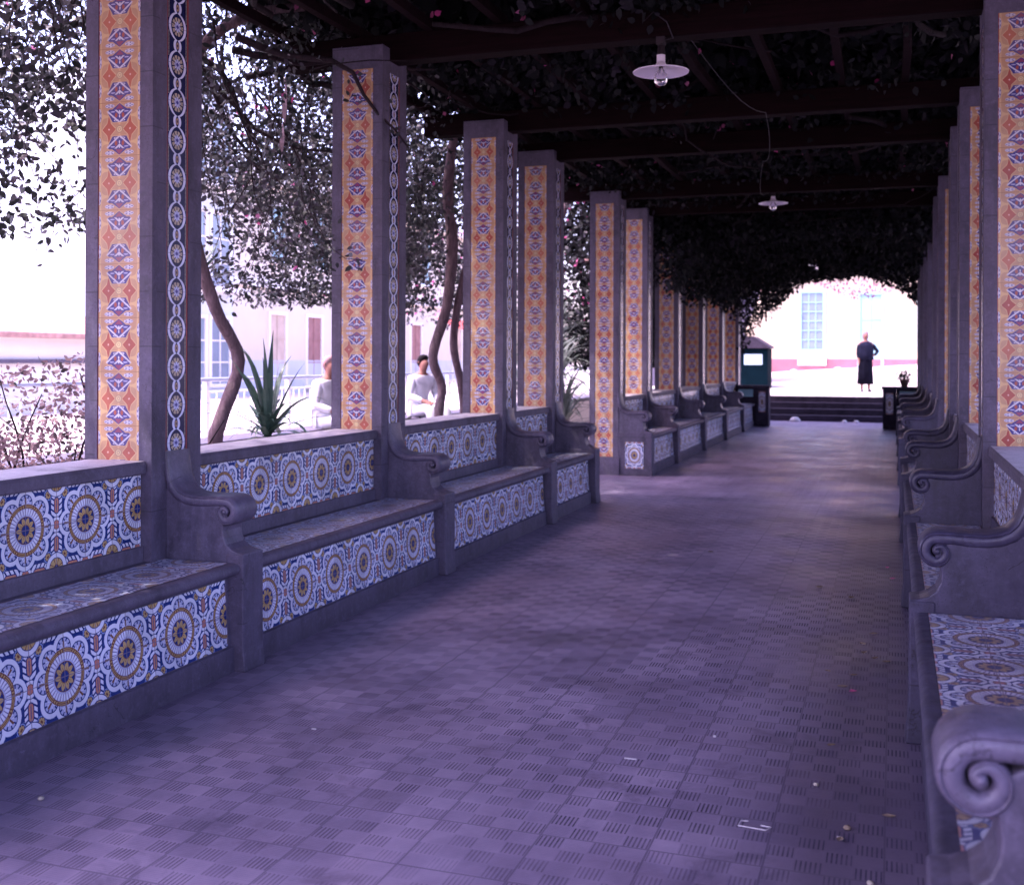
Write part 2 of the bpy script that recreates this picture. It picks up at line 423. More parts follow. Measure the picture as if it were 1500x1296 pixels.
M = dict(
    stone=mat_stone('grey_volcanic_stone', (.092, .077, .120)),
    stone_arm=mat_stone('grey_carved_stone', (.105, .090, .138), joints=False, rough=.42),
    stone_cap=mat_stone('stone_slab', (.095, .080, .122), joints=False),
    stone_shaded=mat_stone('shade_painted_stone', (.048, .042, .078)),  # darker stone copies: shade of the right-hand benches put into the colour
    stone_arm_shaded=mat_stone('shade_painted_carved_stone', (.054, .047, .086), joints=False, rough=.42),
    stone_cap_shaded=mat_stone('shade_painted_slab', (.050, .043, .078), joints=False),
    coping=mat_stone('sun_painted_top_coping', (.095, .080, .122), joints=False, sunlit_top=True),
    floor=mat_floor(),
    medallion=mat_medallion('medallion_tiles'),
    medallion_seat=mat_medallion('worn_medallion_tiles', dull=.22),
    crown=mat_crown_tile('crown_and_star_tiles'),
    chain=mat_chain('chain_link_tiles'),
    wood=mat_wood('dark_red_timber', (.007, .002, .003)),
    wood2=mat_wood('dark_rafter_timber', (.010, .004, .006)),
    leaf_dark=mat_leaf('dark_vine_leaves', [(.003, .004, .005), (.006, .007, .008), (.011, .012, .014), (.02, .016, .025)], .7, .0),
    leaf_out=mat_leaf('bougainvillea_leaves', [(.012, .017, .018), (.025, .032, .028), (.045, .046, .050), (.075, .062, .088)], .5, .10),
    leaf_bush=mat_leaf('reddish_bush_leaves', [(.03, .045, .035), (.16, .10, .11), (.30, .19, .20), (.40, .30, .28)], .55, .3),
    leaf_grey=mat_leaf('grey_green_strap_leaves', [(.10, .13, .11), (.18, .22, .19), (.30, .33, .32)], .5, .2),
    leaf_agave=mat_leaf('glossy_blade_leaves', [(.035, .075, .06), (.09, .15, .11)], .35, .15),
    bract=mat_leaf('magenta_bracts', [(.55, .05, .25), (.70, .12, .35), (.62, .22, .40)], .6, .4),
    bark=mat_bark('vine_bark', (.014, .008, .011)),
    bark_pink=mat_bark('smooth_trunk_bark', (.16, .110, .125)),
    twig=mat_bark('dark_twigs', (.03, .02, .025)),
    ground=mat_plain('pale_garden_ground', (.27, .23, .23), .9, .2, 1.2),
    street=mat_plain('bright_street_paving', (.42, .38, .36), .9, .15, .8),
    step=mat_plain('dark_step_stone', (.035, .028, .045), .85, .4, 5, .15),
    yellow=mat_plain('cream_limewash', (.50, .42, .32), .9, .06, .7),
    white=mat_plain('white_limewash', (.80, .77, .73), .9, .06, .7),
    paleblue=mat_plain('pale_blue_paint', (.26, .44, .50), .7, .1, 2),
    paleblue_wall=mat_plain('washed_blue_plaster', (.58, .66, .72), .85, .06, 1),
    bluegrey=mat_plain('blue_grey_dado', (.50, .54, .60), .85, .1, 1),
    cream=mat_plain('pale_cream_plaster', (.66, .59, .50), .9, .05, .7),
    pinkdado=mat_plain('dusty_pink_dado', (.27, .11, .15), .9, .15, 1.5),
    doorwood=mat_plain('brown_red_door_paint', (.30, .15, .14), .7, .2, 3),
    tandoor=mat_plain('tan_door_paint', (.55, .43, .34), .7, .15, 3),
    glass_dark=mat_plain('window_glass_dull', (.20, .26, .32), .15, .2, 1, .6, 0),
    rooftile=mat_plain('red_clay_roof', (.42, .24, .21), .9, .35, 6),
    metal_rail=mat_plain('grey_blue_railing_paint', (.38, .42, .55), .5, .1, 4),
    white_rail=mat_plain('white_railing_paint', (.72, .74, .78), .5, .05, 4),
    teal=mat_plain('dark_teal_kiosk_paint', (.0018, .008, .013), .9, .2, 4, .03),
    sign=mat_plain('pale_sign_board', (.42, .60, .66), .6, .1, 6),
    enamel=mat_plain('white_enamel', (.85, .78, .90), .35, .05, 8, .5, 0),
    brass=mat_plain('dark_lamp_fitting', (.03, .022, .028), .6, .2, 20, .15),
    cable=mat_plain('old_cable', (.025, .02, .03), .6, .2, 20, bmp=0),
    skin=mat_plain('skin', (.26, .125, .10), .7, .08, 9, .2, bmp=.05),
    hair=mat_plain('dark_hair', (.008, .006, .008), .8, .3, 40, .1),
    scarf=mat_plain('pale_headscarf', (.30, .19, .20), .8, .1, 12),
    shirt=mat_plain('white_shirt_cloth', (.62, .62, .67), .85, .14, 7, bmp=.6),
    trousers=mat_plain('pale_trouser_cloth', (.50, .50, .53), .85, .1, 7),
    shawl=mat_plain('slate_shawl_cloth', (.012, .013, .030), .95, .3, 9, .05),
    skirt=mat_plain('dark_skirt_cloth', (.005, .005, .012), .95, .3, 9, .05),
    shoe=mat_plain('black_shoe_leather', (.02, .018, .025), .5, .2, 9),
    clay=mat_plain('clay_pot', (.12, .06, .06), .8, .3, 9),
    redawn=mat_plain('red_awning_cloth', (.50, .06, .05), .8, .15, 9),
    dry=mat_leaf('dried_leaves', [(.10, .075, .05), (.22, .16, .11), (.30, .24, .20)], .8, .1),
    dryp=mat_plain('pale_dry_sheath', (.46, .33, .38), .8, .3, 18),
    litter=mat_plain('white_litter', (.50, .47, .50), .6, .05, 9, bmp=0),
    pebble=mat_plain('pale_pebble', (.36, .32, .27), .8, .2, 30),
)
def mat_bulb():
    m, nt, bs = newmat('clear_bulb_glass')
    bs.inputs['Base Color'].default_value = (.9, .88, .95, 1); bs.inputs['Roughness'].default_value = .05
    bs.inputs['Transmission Weight'].default_value = 1; bs.inputs['IOR'].default_value = 1.35
    return m
M['bulb'] = mat_bulb()

# ------------------------------------------------------------------ mesh helpers
class MB:
    def __init__(s): s.v = []; s.f = []; s.uv = []
    def quad(s, pts, uvs=None):
        i = len(s.v); s.v += [tuple(p) for p in pts]; s.f.append(tuple(range(i, i + len(pts))))
        if uvs is None:
            a, b, c = (Vector(pts[k]) for k in (0, 1, 2)); n = (b - a).cross(c - a)
            ax = max(range(3), key=lambda k: abs(n[k]))
            uvs = [((p[1], p[2]), (p[0], p[2]), (p[1], p[0]))[ax] for p in pts]
        s.uv.append(uvs)
    def box(s, x0, x1, y0, y1, z0, z1):
        x0, x1 = min(x0, x1), max(x0, x1)
        P = [(x0, y0, z0), (x1, y0, z0), (x1, y1, z0), (x0, y1, z0), (x0, y0, z1), (x1, y0, z1), (x1, y1, z1), (x0, y1, z1)]
        i = len(s.v); s.v += P
        for f in ((0, 3, 2, 1), (4, 5, 6, 7), (0, 1, 5, 4), (2, 3, 7, 6), (1, 2, 6, 5), (3, 0, 4, 7)):
            s.f.append(tuple(i + k for k in f))
            a, b, c = (Vector(P[k]) for k in f[:3]); n = (b - a).cross(c - a)
            ax = max(range(3), key=lambda k: abs(n[k]))
            s.uv.append([((P[k][1], P[k][2]), (P[k][0], P[k][2]), (P[k][1], P[k][0]))[ax] for k in f])
    def prism(s, poly, y0, y1, flip=False):
        """poly: (x,z) points, extruded along y"""
        n = len(poly); i = len(s.v)
        s.v += [(x, y0, z) for x, z in poly] + [(x, y1, z) for x, z in poly]
        fs = [tuple(i + k for k in range(n)), tuple(i + n + k for k in range(n - 1, -1, -1))]
        fs += [(i + k, i + n + k, i + n + (k + 1) % n, i + (k + 1) % n) for k in range(n)]
        for f in fs:
            if flip: f = f[::-1]
            s.f.append(f); s.uv.append([(s.v[k][1], s.v[k][2]) for k in f])
    def rings(s, rings, cap=True, closed=True):
        i = len(s.v); n = len(rings[0])
        for r in rings: s.v += [tuple(p) for p in r]
        for a in range(len(rings) - 1):
            for k in range(n if closed else n - 1):
                f = (i + a * n + k, i + a * n + (k + 1) % n, i + (a + 1) * n + (k + 1) % n, i + (a + 1) * n + k)
                s.f.append(f); s.uv.append([(0, 0)] * 4)
        if cap:
            for f in (tuple(i + k for k in range(n - 1, -1, -1)), tuple(i + (len(rings) - 1) * n + k for k in range(n))):
                s.f.append(f); s.uv.append([(0, 0)] * n)
    def tube(s, pts, rad, sides=7):
        pts = [Vector(p) for p in pts]
        if not isinstance(rad, (list, tuple)): rad = [rad] * len(pts)
        rr = []; up = Vector((.3, .5, .8)).normalized()
        for k, p in enumerate(pts):
            d = (pts[min(k + 1, len(pts) - 1)] - pts[max(k - 1, 0)])
            d = d.normalized() if d.length > 1e-9 else Vector((0, 0, 1))
            a = d.cross(up)
            if a.length < 1e-3: a = d.cross(Vector((1, 0, 0)))
            a.normalize(); b = d.cross(a); up = -b if False else up
            rr.append([p + (a * math.cos(t) + b * math.sin(t)) * rad[k] for t in (2 * math.pi * q / sides for q in range(sides))])
        s.rings(rr)
    def lathe(s, prof, c, sides=24, cap=True):
        """prof: (r,z)"""
        s.rings([[(c[0] + r * math.cos(2 * math.pi * q / sides), c[1] + r * math.sin(2 * math.pi * q / sides), c[2] + z)
                  for q in range(sides)] for r, z in prof], cap=cap)
    def build(s, name, mat, parent=None, bevel=0, smooth=False, seg=2, **props):
        me = bpy.data.meshes.new(name)
        off = parent_world(parent)
        me.from_pydata([(v[0] - off[0], v[1] - off[1], v[2] - off[2]) for v in s.v], [], s.f)
        ul = me.uv_layers.new(name='UVMap')
        flat = [c for f in s.uv for p in f for c in p]
        ul.data.foreach_set('uv', flat)
        me.materials.append(mat); me.update()
        if smooth:
            me.polygons.foreach_set('use_smooth', [True] * len(me.polygons))
        o = bpy.data.objects.new(name, me); C.objects.link(o)
        if parent is not None: o.parent = parent
        if bevel:
            b = o.modifiers.new('bevel', 'BEVEL'); b.width = bevel; b.segments = seg; b.limit_method = 'ANGLE'
            b.angle_limit = R(40)
        for k, v in props.items(): o[k] = v
        return o
def parent_world(p):
    x = Vector((0, 0, 0))
    while p is not None: x += p.location; p = p.parent
    return x
def thing(name, label, cat, loc=(0, 0, 0), group=None):
    o = bpy.data.objects.new(name, None); o.empty_display_size = .1; C.objects.link(o); o.location = loc
    o['label'] = label; o['category'] = cat
    if group: o['group'] = group
    return o
def tag(o, label, cat, group=None):
    o['label'] = label; o['category'] = cat
    if group: o['group'] = group
    return o
def smooth_by_angle(o, deg=35):
    me = o.data
    me.polygons.foreach_set('use_smooth', [True] * len(me.polygons))
    try: me.set_sharp_from_angle(angle=R(deg))
    except Exception: pass

# ------------------------------------------------------------------ layout (metres), camera stands at x=0,y=0
COLY = [2.18, 4.97, 7.76, 10.55, 12.28, 15.53, 17.45, 20.15, 22.9, 25.7, 28.5]
CW, CD, CT = .42, .44, 3.98
XL, XR = -3.64, .54                      # column faces towards the walk
def sx(side, s):                         # s: distance from the column face towards the walk
    return XL + s if side == 'L' else XR - s
GEN = {'L': 'left', 'R': 'right'}
ORD = ['nearest', 'second', 'third', 'fourth', 'fifth', 'sixth', 'seventh', 'eighth', 'ninth', 'tenth', 'eleventh']

# ---- columns
LCOL = {2.18: None,
 4.97: 'tall tiled column at left front, its top cut off by the photo edge',
 7.76: 'second tiled column of the left row, behind the trunk and spiky plant',
 10.55: 'third tiled column on the left, beside the forked tree trunk',
 12.28: 'fourth tiled left column, at the near side of the open gap',
 15.53: 'fifth tiled left column, standing on the floor at the far side of the gap',
 17.45: 'sixth tiled left column, pale and well lit just past the gap',
 20.15: 'seventh left column, orange tiles half hidden by hanging dark vines',
 22.9: 'eighth left column, brighter orange tile strip below the vines',
 25.7: 'ninth left column, dark brown tile strip in deep shade',
 28.5: 'last left column, shaded tile strip beside the teal kiosk'}
RCOL = {7.76: 'nearest tiled column in the right row, at the photo edge',
 10.55: 'second tiled column in the right row, narrow strip of red stars showing',
 12.28: 'third right column, plain side with its tiles hidden',
 15.53: 'fourth right column, thin sliver of orange tile showing',
 17.45: 'fifth right column, grey stone edge with white scars',
 20.15: 'sixth right column, dim stone edge in the receding row',
 22.9: 'seventh right column, dim stone edge in the receding row',
 25.7: 'eighth right column, dark and thin near the far daylight',
 28.5: 'last right column, dark edge against the bright street'}
def column(side, y, label):
    s1 = 1 if side == 'L' else -1
    x0 = sx(side, 0); x1 = sx(side, -CW)
    t = thing('tiled_column', label, 'column', ((x0 + x1) / 2, y + CD / 2, 0), 'tiled stone columns of the pergola')
    mb = MB(); ft0 = 1.0 if y != 15.53 else .256
    # shaft with real recesses for the tile strips: core + framing fillets
    rec = .008
    fx0, fx1 = sx(side, -.078), sx(side, -.342)       # front strip x limits
    cy0, cy1 = y + .122, y + .318                     # side strip y limits
    mb.box(x0 - s1 * rec, x1, y + rec, y + CD, 0, CT)
    zt, zb = 3.81, ft0
    xa, xb = min(x0, x1), max(x0, x1); fa, fb = min(fx0, fx1), max(fx0, fx1)
    fr = MB()
    e = .0
    fr.box(xa, fa, y, y + rec + .002, 0, CT + .002); fr.box(fb, xb, y, y + rec + .002, 0, CT + .002)
    fr.box(fa, fb, y + .0005, y + rec + .002, zt, CT + .0015); fr.box(fa, fb, y + .0005, y + rec + .002, 0, zb)
    side_in = x0 - s1 * (rec + .002)
    zs0 = 1.0; zs1 = 3.80
    fr.box(side_in, x0, y + rec + .002, cy0, 0, CT + .002); fr.box(side_in, x0, cy1, y + CD, 0, CT + .002)
    fr.box(side_in, x0 - s1 * .0005, cy0, cy1, zs1, CT + .0015); fr.box(side_in, x0 - s1 * .0005, cy0, cy1, 0, zs0)
    mb.v_off = 0
    i = len(mb.v); mb.v += fr.v; mb.f += [tuple(k + i for k in f) for f in fr.f]; mb.uv += fr.uv
    if y == 15.53:
        mb.box(x0 + s1 * .015, x1 - s1 * .02, y - .02, y + CD, 0, .245)
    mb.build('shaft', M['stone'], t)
    # front strip, centred pattern
    cx = (fa + fb) / 2; yy = y + rec - .003
    nrm = [(fa, yy, zb), (fb, yy, zb), (fb, yy, zt), (fa, yy, zt)]
    q = MB(); q.quad(nrm, [(p[0] - cx, p[2] - 3.81 + .1415) for p in nrm])
    q.build('front_tile_strip', M['crown'], t)
    xx = x0 - s1 * (rec - .003); cyc = (cy0 + cy1) / 2
    nrm = [(xx, cy0, zs0), (xx, cy1, zs0), (xx, cy1, zs1), (xx, cy0, zs1)]
    if side == 'R': nrm = nrm[::-1]
    q = MB(); q.quad(nrm, [(p[1] - cyc, p[2] - 3.80) for p in nrm])
    q.build('side_tile_strip', M['chain'], t)
    return t
for y in COLY[1:]: column('L', y, LCOL[y])
for y in COLY[2:]: column('R', y, RCOL[y])

# ---- armrests
def arm_path():
    pts = [(-.006, 1.125, .020), (.000, 1.06, .024), (.012, .99, .027), (.035, .935, .029), (.07, .898, .030),
           (.115, .878, .030), (.17, .869, .030), (.235, .869, .029), (.30, .874, .028)]
    c = (.362, .820)
    n = 46
    for i in range(n + 1):
        t = i / n * 1.72
        r = float(np.interp(t, (0, .25, .5, .75, 1, 1.25, 1.5, 1.72), (.0535, .0505, .0475, .0330, .0170, .0115, .0070, .003)))
        h = float(np.interp(t, (0, .25, .5, .75, 1, 1.25, 1.5, 1.72), (.0275, .0255, .0235, .0175, .0110, .0090, .0070, .005)))
        a = math.pi / 2 - t * 2 * math.pi
        pts.append((c[0] + r * math.cos(a), c[1] + r * math.sin(a), h, t))
    return pts, c
AP, AC = arm_path()
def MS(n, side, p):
    # the right-hand row has shade painted into its stone colour, all but the nearest arm
    return M[n + '_shaded'] if side == 'R' and 'nearest' not in p.get('label', '') else M[n]
def armrest(side, y0, parent, fullblock=False, ds=0., dz=0., sc_=1.):
    s1 = 1 if side == 'L' else -1
    w = .20; yc = y0 + w / 2
    mb = MB(); rr = []
    def adj(a, b):
        f = min(1, max(0, (a - .10) / .2))
        if a > .25 or len(AP) == 0: a, b = AC[0] + (a - AC[0]) * (1 + (sc_ - 1) * f), AC[1] + (b - AC[1]) * (1 + (sc_ - 1) * f)
        return a + ds * f, b + dz * f
    P = [(lambda q: (sx(side, q[0]), q[1]))(adj(p[0], p[1])) for p in AP]
    for k, p in enumerate(AP):
        a = P[max(k - 1, 0)]; b = P[min(k + 1, len(P) - 1)]
        d = Vector((b[0] - a[0], 0, b[1] - a[1])).normalized()
        nv = Vector((-d.z, 0, d.x)) * s1
        h = p[2] * (sc_ if p[0] > .28 else 1); tt = p[3] if len(p) > 3 else 0
        hw = w / 2 + .003 + .012 * min(1, max(0, tt - .75))   # inner coil stands slightly proud
        ed = min(.020, h * .75)
        ring = []
        for (u, v) in ((1, -1), (1, 1)):
            pass
        # rounded, moulded cross-section: normal direction u, width direction v
        sec = [(h, -hw + ed * 1.2), (h, 0), (h, hw - ed * 1.2), (h * .86, hw - ed * .25), (h * .66, hw), (h * .50, hw - .22 * ed), (h * .34, hw - .02 * ed), (-h * .1, hw + .05 * ed),
               (-h * .5, hw - .05 * ed), (-h * .84, hw - ed * .4), (-h, hw - ed * 1.3), (-h, 0), (-h, -hw + ed * 1.3), (-h * .84, -hw + ed * .4),
               (-h * .5, -hw + .05 * ed), (-h * .1, -hw - .05 * ed), (h * .34, -hw + .02 * ed), (h * .50, -hw + .22 * ed), (h * .66, -hw), (h * .86, -hw + ed * .25)]
        base = Vector((P[k][0], yc, P[k][1]))
        ring = [base + nv * u + Vector((0, v, 0)) for u, v in sec]
        if side == 'R': ring = ring[::-1]
        rr.append(ring)
    mb.rings(rr)
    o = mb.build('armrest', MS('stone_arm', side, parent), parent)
    smooth_by_angle(o, 50)
    # eye of the volute
    e = MB(); cx = sx(side, AC[0] + .002 + ds)
    ey = []
    for yy, r in ((yc - w / 2 - .019, .003), (yc - w / 2 - .016, .009), (yc - w / 2 - .008, .012), (yc + w / 2 + .008, .012), (yc + w / 2 + .016, .009), (yc + w / 2 + .019, .003)):
        ey.append([(cx + r * math.cos(q), yy, AC[1] + dz + r * math.sin(q)) for q in (2 * math.pi * k / 12 for k in range(12))])
    e.rings(ey); oo = e.build('volute_eye', MS('stone_arm', side, parent), o); oo.location = (0, 0, 0)
    smooth_by_angle(oo, 60)
    # body below the rail with the cove under the scroll
    prof = [(-.002, .55), (.47, .55), (.472, .606), (.43, .612), (.395, .626), (.365, .65), (.349, .685), (.345, .72), (.35, .757), (.372, .80), (.36, .83),
            (.30, .862), (.235, .858), (.17, .858), (.115, .866), (.07, .885), (.035, .92), (.012, .97), (-.002, 1.03)]
    b = MB(); b.prism([(sx(side, s), z) for s, z in prof], y0 + .008, y0 + w - .008, flip=(side == 'R'))
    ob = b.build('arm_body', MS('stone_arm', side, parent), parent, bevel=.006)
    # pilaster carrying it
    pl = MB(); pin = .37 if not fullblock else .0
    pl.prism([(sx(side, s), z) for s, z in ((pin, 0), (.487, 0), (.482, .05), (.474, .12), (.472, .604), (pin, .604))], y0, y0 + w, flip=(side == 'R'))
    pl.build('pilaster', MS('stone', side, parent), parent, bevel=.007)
    return o

# ---- benches
BL = {('L', 0): 'nearest left bench, cut by the photo edge, large blue medallion tiles on front and back',
      ('L', 1): 'second left bench, with trunk and spiky plant showing over its back',
      ('L', 2): 'third left bench, between the second and third left columns',
      ('L', 3): 'short fourth left bench ending in a dark scroll at the open gap',
      ('L', 5): 'short left bench just past the gap with one medallion tile on its end',
      ('L', 6): 'left bench past the gap, second after the opening',
      ('L', 7): 'left bench past the gap, third after the opening',
      ('L', 8): 'left bench past the gap, fourth after the opening in deep shade',
      ('L', 9): 'farthest left bench, in deep shade by the end pedestal',
      ('R', -1): 'nearest right bench, only its big carved scroll arm in the corner',
      ('R', 0): 'second right bench, its medallion seat tiles seen from above',
      ('R', 1): 'third right bench, beyond the large clear scroll armrest',
      ('R', 2): 'fourth right bench, in shade behind two scroll arms',
      ('R', 3): 'fifth right bench, short one before the gap',
      ('R', 5): 'right bench just past the gap with sunlit seat edge',
      ('R', 6): 'right bench second past the gap',
      ('R', 7): 'right bench third past the gap',
      ('R', 8): 'right bench fourth past the gap, small and dim',
      ('R', 9): 'farthest right bench, beside the end pedestal with flower pot'}
def bench(side, k, ya, yb, wall0, wall1, near_arm=False, far_arm=True, end_tile=False):
    """seat from ya to yb; back wall from wall0 to wall1; far arm starts at yb"""
    s1 = 1 if side == 'L' else -1
    t = thing('tiled_bench', BL[(side, k)], 'bench', (sx(side, .2), (ya + yb) / 2, 0), 'tiled benches built along both sides of the walk')
    X = lambda s: sx(side, s)
    # core block (plinth + body)
    p = MB(); p.prism([(X(s), z) for s, z in ((-.05, 0), (.425, 0), (.422, .128), (.405, .133), (.382, .498), (-.05, .498))], ya, yb, flip=(side == 'R'))
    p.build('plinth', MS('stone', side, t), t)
    # battered front tile panel: proud of the block by 4 mm
    y0, y1 = ya + .03, yb - .035
    a0, a1 = .4085, .3885
    f = MB(); zc = .300
    pts = [(X(a0), y0, .138), (X(a0), y1, .138), (X(a1), y1, .478), (X(a1), y0, .478)]
    if side == 'R': pts = pts[::-1]
    ph = 3.852 if k <= 0 else {1: 5.85, 2: 8.60}.get(k, (y0 + y1) / 2)
    f.quad(pts, [((q[1] - ph) * s1, q[2] - zc) for q in pts])
    f.build('front_tiles', M['medallion'], t)
    # seat slab with rounded nose
    n = [(-.06, .5), (.425, .5)] + [(.425 + .030 * math.sin(q), .530 - .030 * math.cos(q)) for q in [math.pi * j / 8 for j in range(1, 8)]] + [(.425, .56), (-.06, .56)]
    sl = MB(); sl.prism([(X(s), z) for s, z in n], ya, yb, flip=(side == 'R'))
    o = sl.build('seat', MS('stone_cap', side, t), t); smooth_by_angle(o, 40)
    st = MB(); e0, e1 = .012, .398
    pts = [(X(e1), ya + .01, .5625), (X(e1), yb - .02, .5625), (X(e0), yb - .02, .5625), (X(e0), ya + .01, .5625)]
    if side == 'R': pts = pts[::-1]
    st.quad(pts, [(q[1] - ph, q[0] - X(.205)) for q in pts])
    st.build('seat_tiles', M['medallion_seat'], t)
    # back wall
    bw = MB()
    bw.box(X(-.067), X(-.36), wall0, wall1, 0, 1.012)
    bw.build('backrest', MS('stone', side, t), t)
    sk = MB(); sk.box(X(-.066), X(-.045), wall0, wall1, .556, .640)
    sk.build('back_skirting', MS('stone_cap', side, t), t, bevel=.005)
    bt = MB(); xx = X(-.0625); w0, w1 = wall0 + .004, wall1 - .004
    pts = [(xx, w0, .641), (xx, w1, .641), (xx, w1, 1.013), (xx, w0, 1.013)]
    if side == 'R': pts = pts[::-1]
    ph2 = {0: 4.139, 1: 5.735, 2: 8.55}.get(k, (w0 + w1) / 2)
    bt.quad(pts, [((q[1] - ph2) * s1, q[2] - .838) for q in pts])
    bt.build('back_tiles', M['medallion'], t)
    cp = MB()
    cp.prism([(X(s), z) for s, z in ((-.385, 1.014), (-.036, 1.014), (-.030, 1.022), (-.030, 1.064), (-.042, 1.083), (-.385, 1.083))], wall0, wall1, flip=(side == 'R'))
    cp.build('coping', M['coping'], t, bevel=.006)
    if far_arm: armrest(side, yb, t, fullblock=(k == 3), **(dict(ds=.018, dz=.016, sc_=1.1) if k == -1 else {}))
    if near_arm:
        armrest(side, ya - .2, t, fullblock=True)
        if end_tile:
            e = MB(); yy = ya - .2 - .006; xa, xb = X(.10), X(.36)
            e.box(xa, xb, yy, yy + .008, .10, .47)
            e2 = MB()
            pts = [(min(xa, xb), yy - .001, .10), (max(xa, xb), yy - .001, .10), (max(xa, xb), yy - .001, .47), (min(xa, xb), yy - .001, .47)]
            cx = (xa + xb) / 2
            e2.quad(pts, [((q[0] - cx) * 1.35, (q[2] - .285) * 1.1) for q in pts])
            e2.build('end_tile', M['medallion'], t)
    return t
for side in 'LR':
    for k in range(-1 if side == 'R' else 0, 4):
        yc0 = COLY[k] if k >= 0 else -.61
        ya = yc0 + .12 + .2; yb = COLY[k + 1] + .12
        bench(side, k, ya, yb, yc0 + CD, COLY[k + 1])
    for k in range(5, 10):
        ya = (COLY[k] + .2) if k == 5 else COLY[k] + .32
        yb = (COLY[k + 1] + .12) if k < 9 else 28.12
        bench(side, k, ya, yb, COLY[k] + (CD if k > 5 else CD), COLY[k + 1], near_arm=(k == 5), far_arm=(k < 9), end_tile=(k == 5))

# ---- end pedestals by the steps
for side, lab in (('L', 'dark stone end pedestal left of the steps'), ('R', 'dark stone end pedestal right of the steps with pale oval tile')):
    t = thing('end_pedestal', lab, 'pedestal', (sx(side, .55), 28.3, 0), 'end pedestals beside the steps')
    p = MB(); p.box(sx(side, .47), sx(side, .775), 28.12, 28.55, 0, .93); p.box(sx(side, -.0), sx(side, .468), 28.16, 28.5, 0, .93)
    p.build('block', M['step'], t, bevel=.01)
    c = MB(); c.box(sx(side, -.02), sx(side, .80), 28.09, 28.58, .932, 1.0); c.build('coping', M['step'], t, bevel=.01)
    q = MB(); xa, xb = sorted((sx(side, .54), sx(side, .70))); pts = [(xa, 28.115, .35), (xb, 28.115, .35), (xb, 28.115, .85), (xa, 28.115, .85)]
    q.quad(pts, [((v[0] - (xa + xb) / 2) * 1.6, (v[2] - .6) * .85) for v in pts]); q.build('oval_tile', M['medallion'], t)
    q = MB(); xa, xb = sorted((sx(side, .04), sx(side, .40))); pts = [(xa, 28.155, .72), (xb, 28.155, .72), (xb, 28.155, .90), (xa, 28.155, .90)]
    q.quad(pts, [(v[0], v[2]) for v in pts]); q.build('blue_tile', M['paleblue'], t)

# ---- structure: floor, ground, steps, street
mb = MB()
mb.quad([(-3.24, -6, 0), (.14, -6, 0), (.14, 31, 0), (-3.24, 31, 0)]); mb.quad([(-6.4, 12.6, 0), (-3.24, 12.6, 0), (-3.24, 15.53, 0), (-6.4, 15.53, 0)])
mb.quad([(.14, 12.6, 0), (3.4, 12.6, 0), (3.4, 15.53, 0), (.14, 15.53, 0)])
mb.build('floor', M['floor'], kind='structure')
mb = MB(); mb.quad([(-250, -250, -.012), (250, -250, -.012), (250, 400, -.012), (-250, 400, -.012)])
mb.build('ground', M['ground'], kind='structure')
mb = MB()
prof = [(31.0, 0)]
for k in range(4): prof += [(31.0 + .4 * k, .155 * (k + 1)), (31.0 + .4 * (k + 1), .155 * (k + 1))]
prof[-1] = (32.6, .62)
for a, b in zip(prof[:-1], prof[1:]):
    mb.quad([(-5.5, a[0], a[1]), (2.5, a[0], a[1]), (2.5, b[0], b[1]), (-5.5, b[0], b[1])])
mb.build('steps', M['step'], kind='structure')
def street_z(x, y):
    t = (y - 32.6) / 13.4
    return .62 + max(0, t) * (.38 + max(-.3, min(1.2, (x + 4.66) * .069)))
mb = MB(); xs = [-40, -20, -12, -8, -5.5, -3, -1, .5, 2.5, 6, 12, 30]; ys = [32.6, 36, 40, 44, 46, 50, 60, 120]
for i in range(len(xs) - 1):
    for j in range(len(ys) - 1):
        mb.quad([(xs[i], ys[j], street_z(xs[i], ys[j])), (xs[i + 1], ys[j], street_z(xs[i + 1], ys[j])),
                 (xs[i + 1], ys[j + 1], street_z(xs[i + 1], ys[j + 1])), (xs[i], ys[j + 1], street_z(xs[i], ys[j + 1]))])
mb.quad([(-40, 32.6, -.012), (-5.5, 32.6, -.012), (-5.5, 32.6, .62), (-40, 32.6, .62)])
mb.quad([(2.5, 32.6, -.012), (30, 32.6, -.012), (30, 32.6, .62), (2.5, 32.6, .62)])
mb.build('street', M['street'], kind='structure')
# raised ground beyond the garden wall
mb = MB(); mb.quad([(-60, -30, .52), (-6.9, -30, .52), (-6.9, 32.5, .52), (-60, 32.5, .52)]); mb.build('pavement', M['street'], kind='structure')

# ---- garden wall the men sit on
t = thing('garden_wall', 'low whitewashed garden wall with stone top behind the left benches', 'wall', (-6.65, 8, 0))
mb = MB(); mb.box(-6.85, -6.45, -6, 32.4, -.01, .70); mb.build('wall_body', M['white'], t)
mb = MB(); mb.box(-6.90, -6.40, -6, 32.4, .702, .78); mb.build('coping', M['stone_cap'], t, bevel=.01)
# ---- railing
t = thing('railing', 'pale metal railing with thin balusters along the street behind the garden', 'railing', (-8, 12, .52))
mb = MB(); mb.tube([(-8, -6, 1.35), (-8, 32, 1.35)], .028, 8); mb.build('handrail', M['metal_rail'], t, smooth=True)
mb = MB(); mb.tube([(-8, -6, .72), (-8, 32, .72)], .016, 6); mb.tube([(-8, -6, 1.2), (-8, 32, 1.2)], .012, 6); mb.build('rail', M['white_rail'], t, smooth=True)
b = MB()
y = -6
while y < 32: b.tube([(-8, y, .72), (-8, y, 1.2)], .010, 5); y += .16
b.build('balusters', M['white_rail'], t, kind='stuff')
for y in range(-6, 33, 2):
    q = MB(); q.box(-8.03, -7.97, y - .03, y + .03, .52, 1.33); q.build('post', M['white_rail'], t)

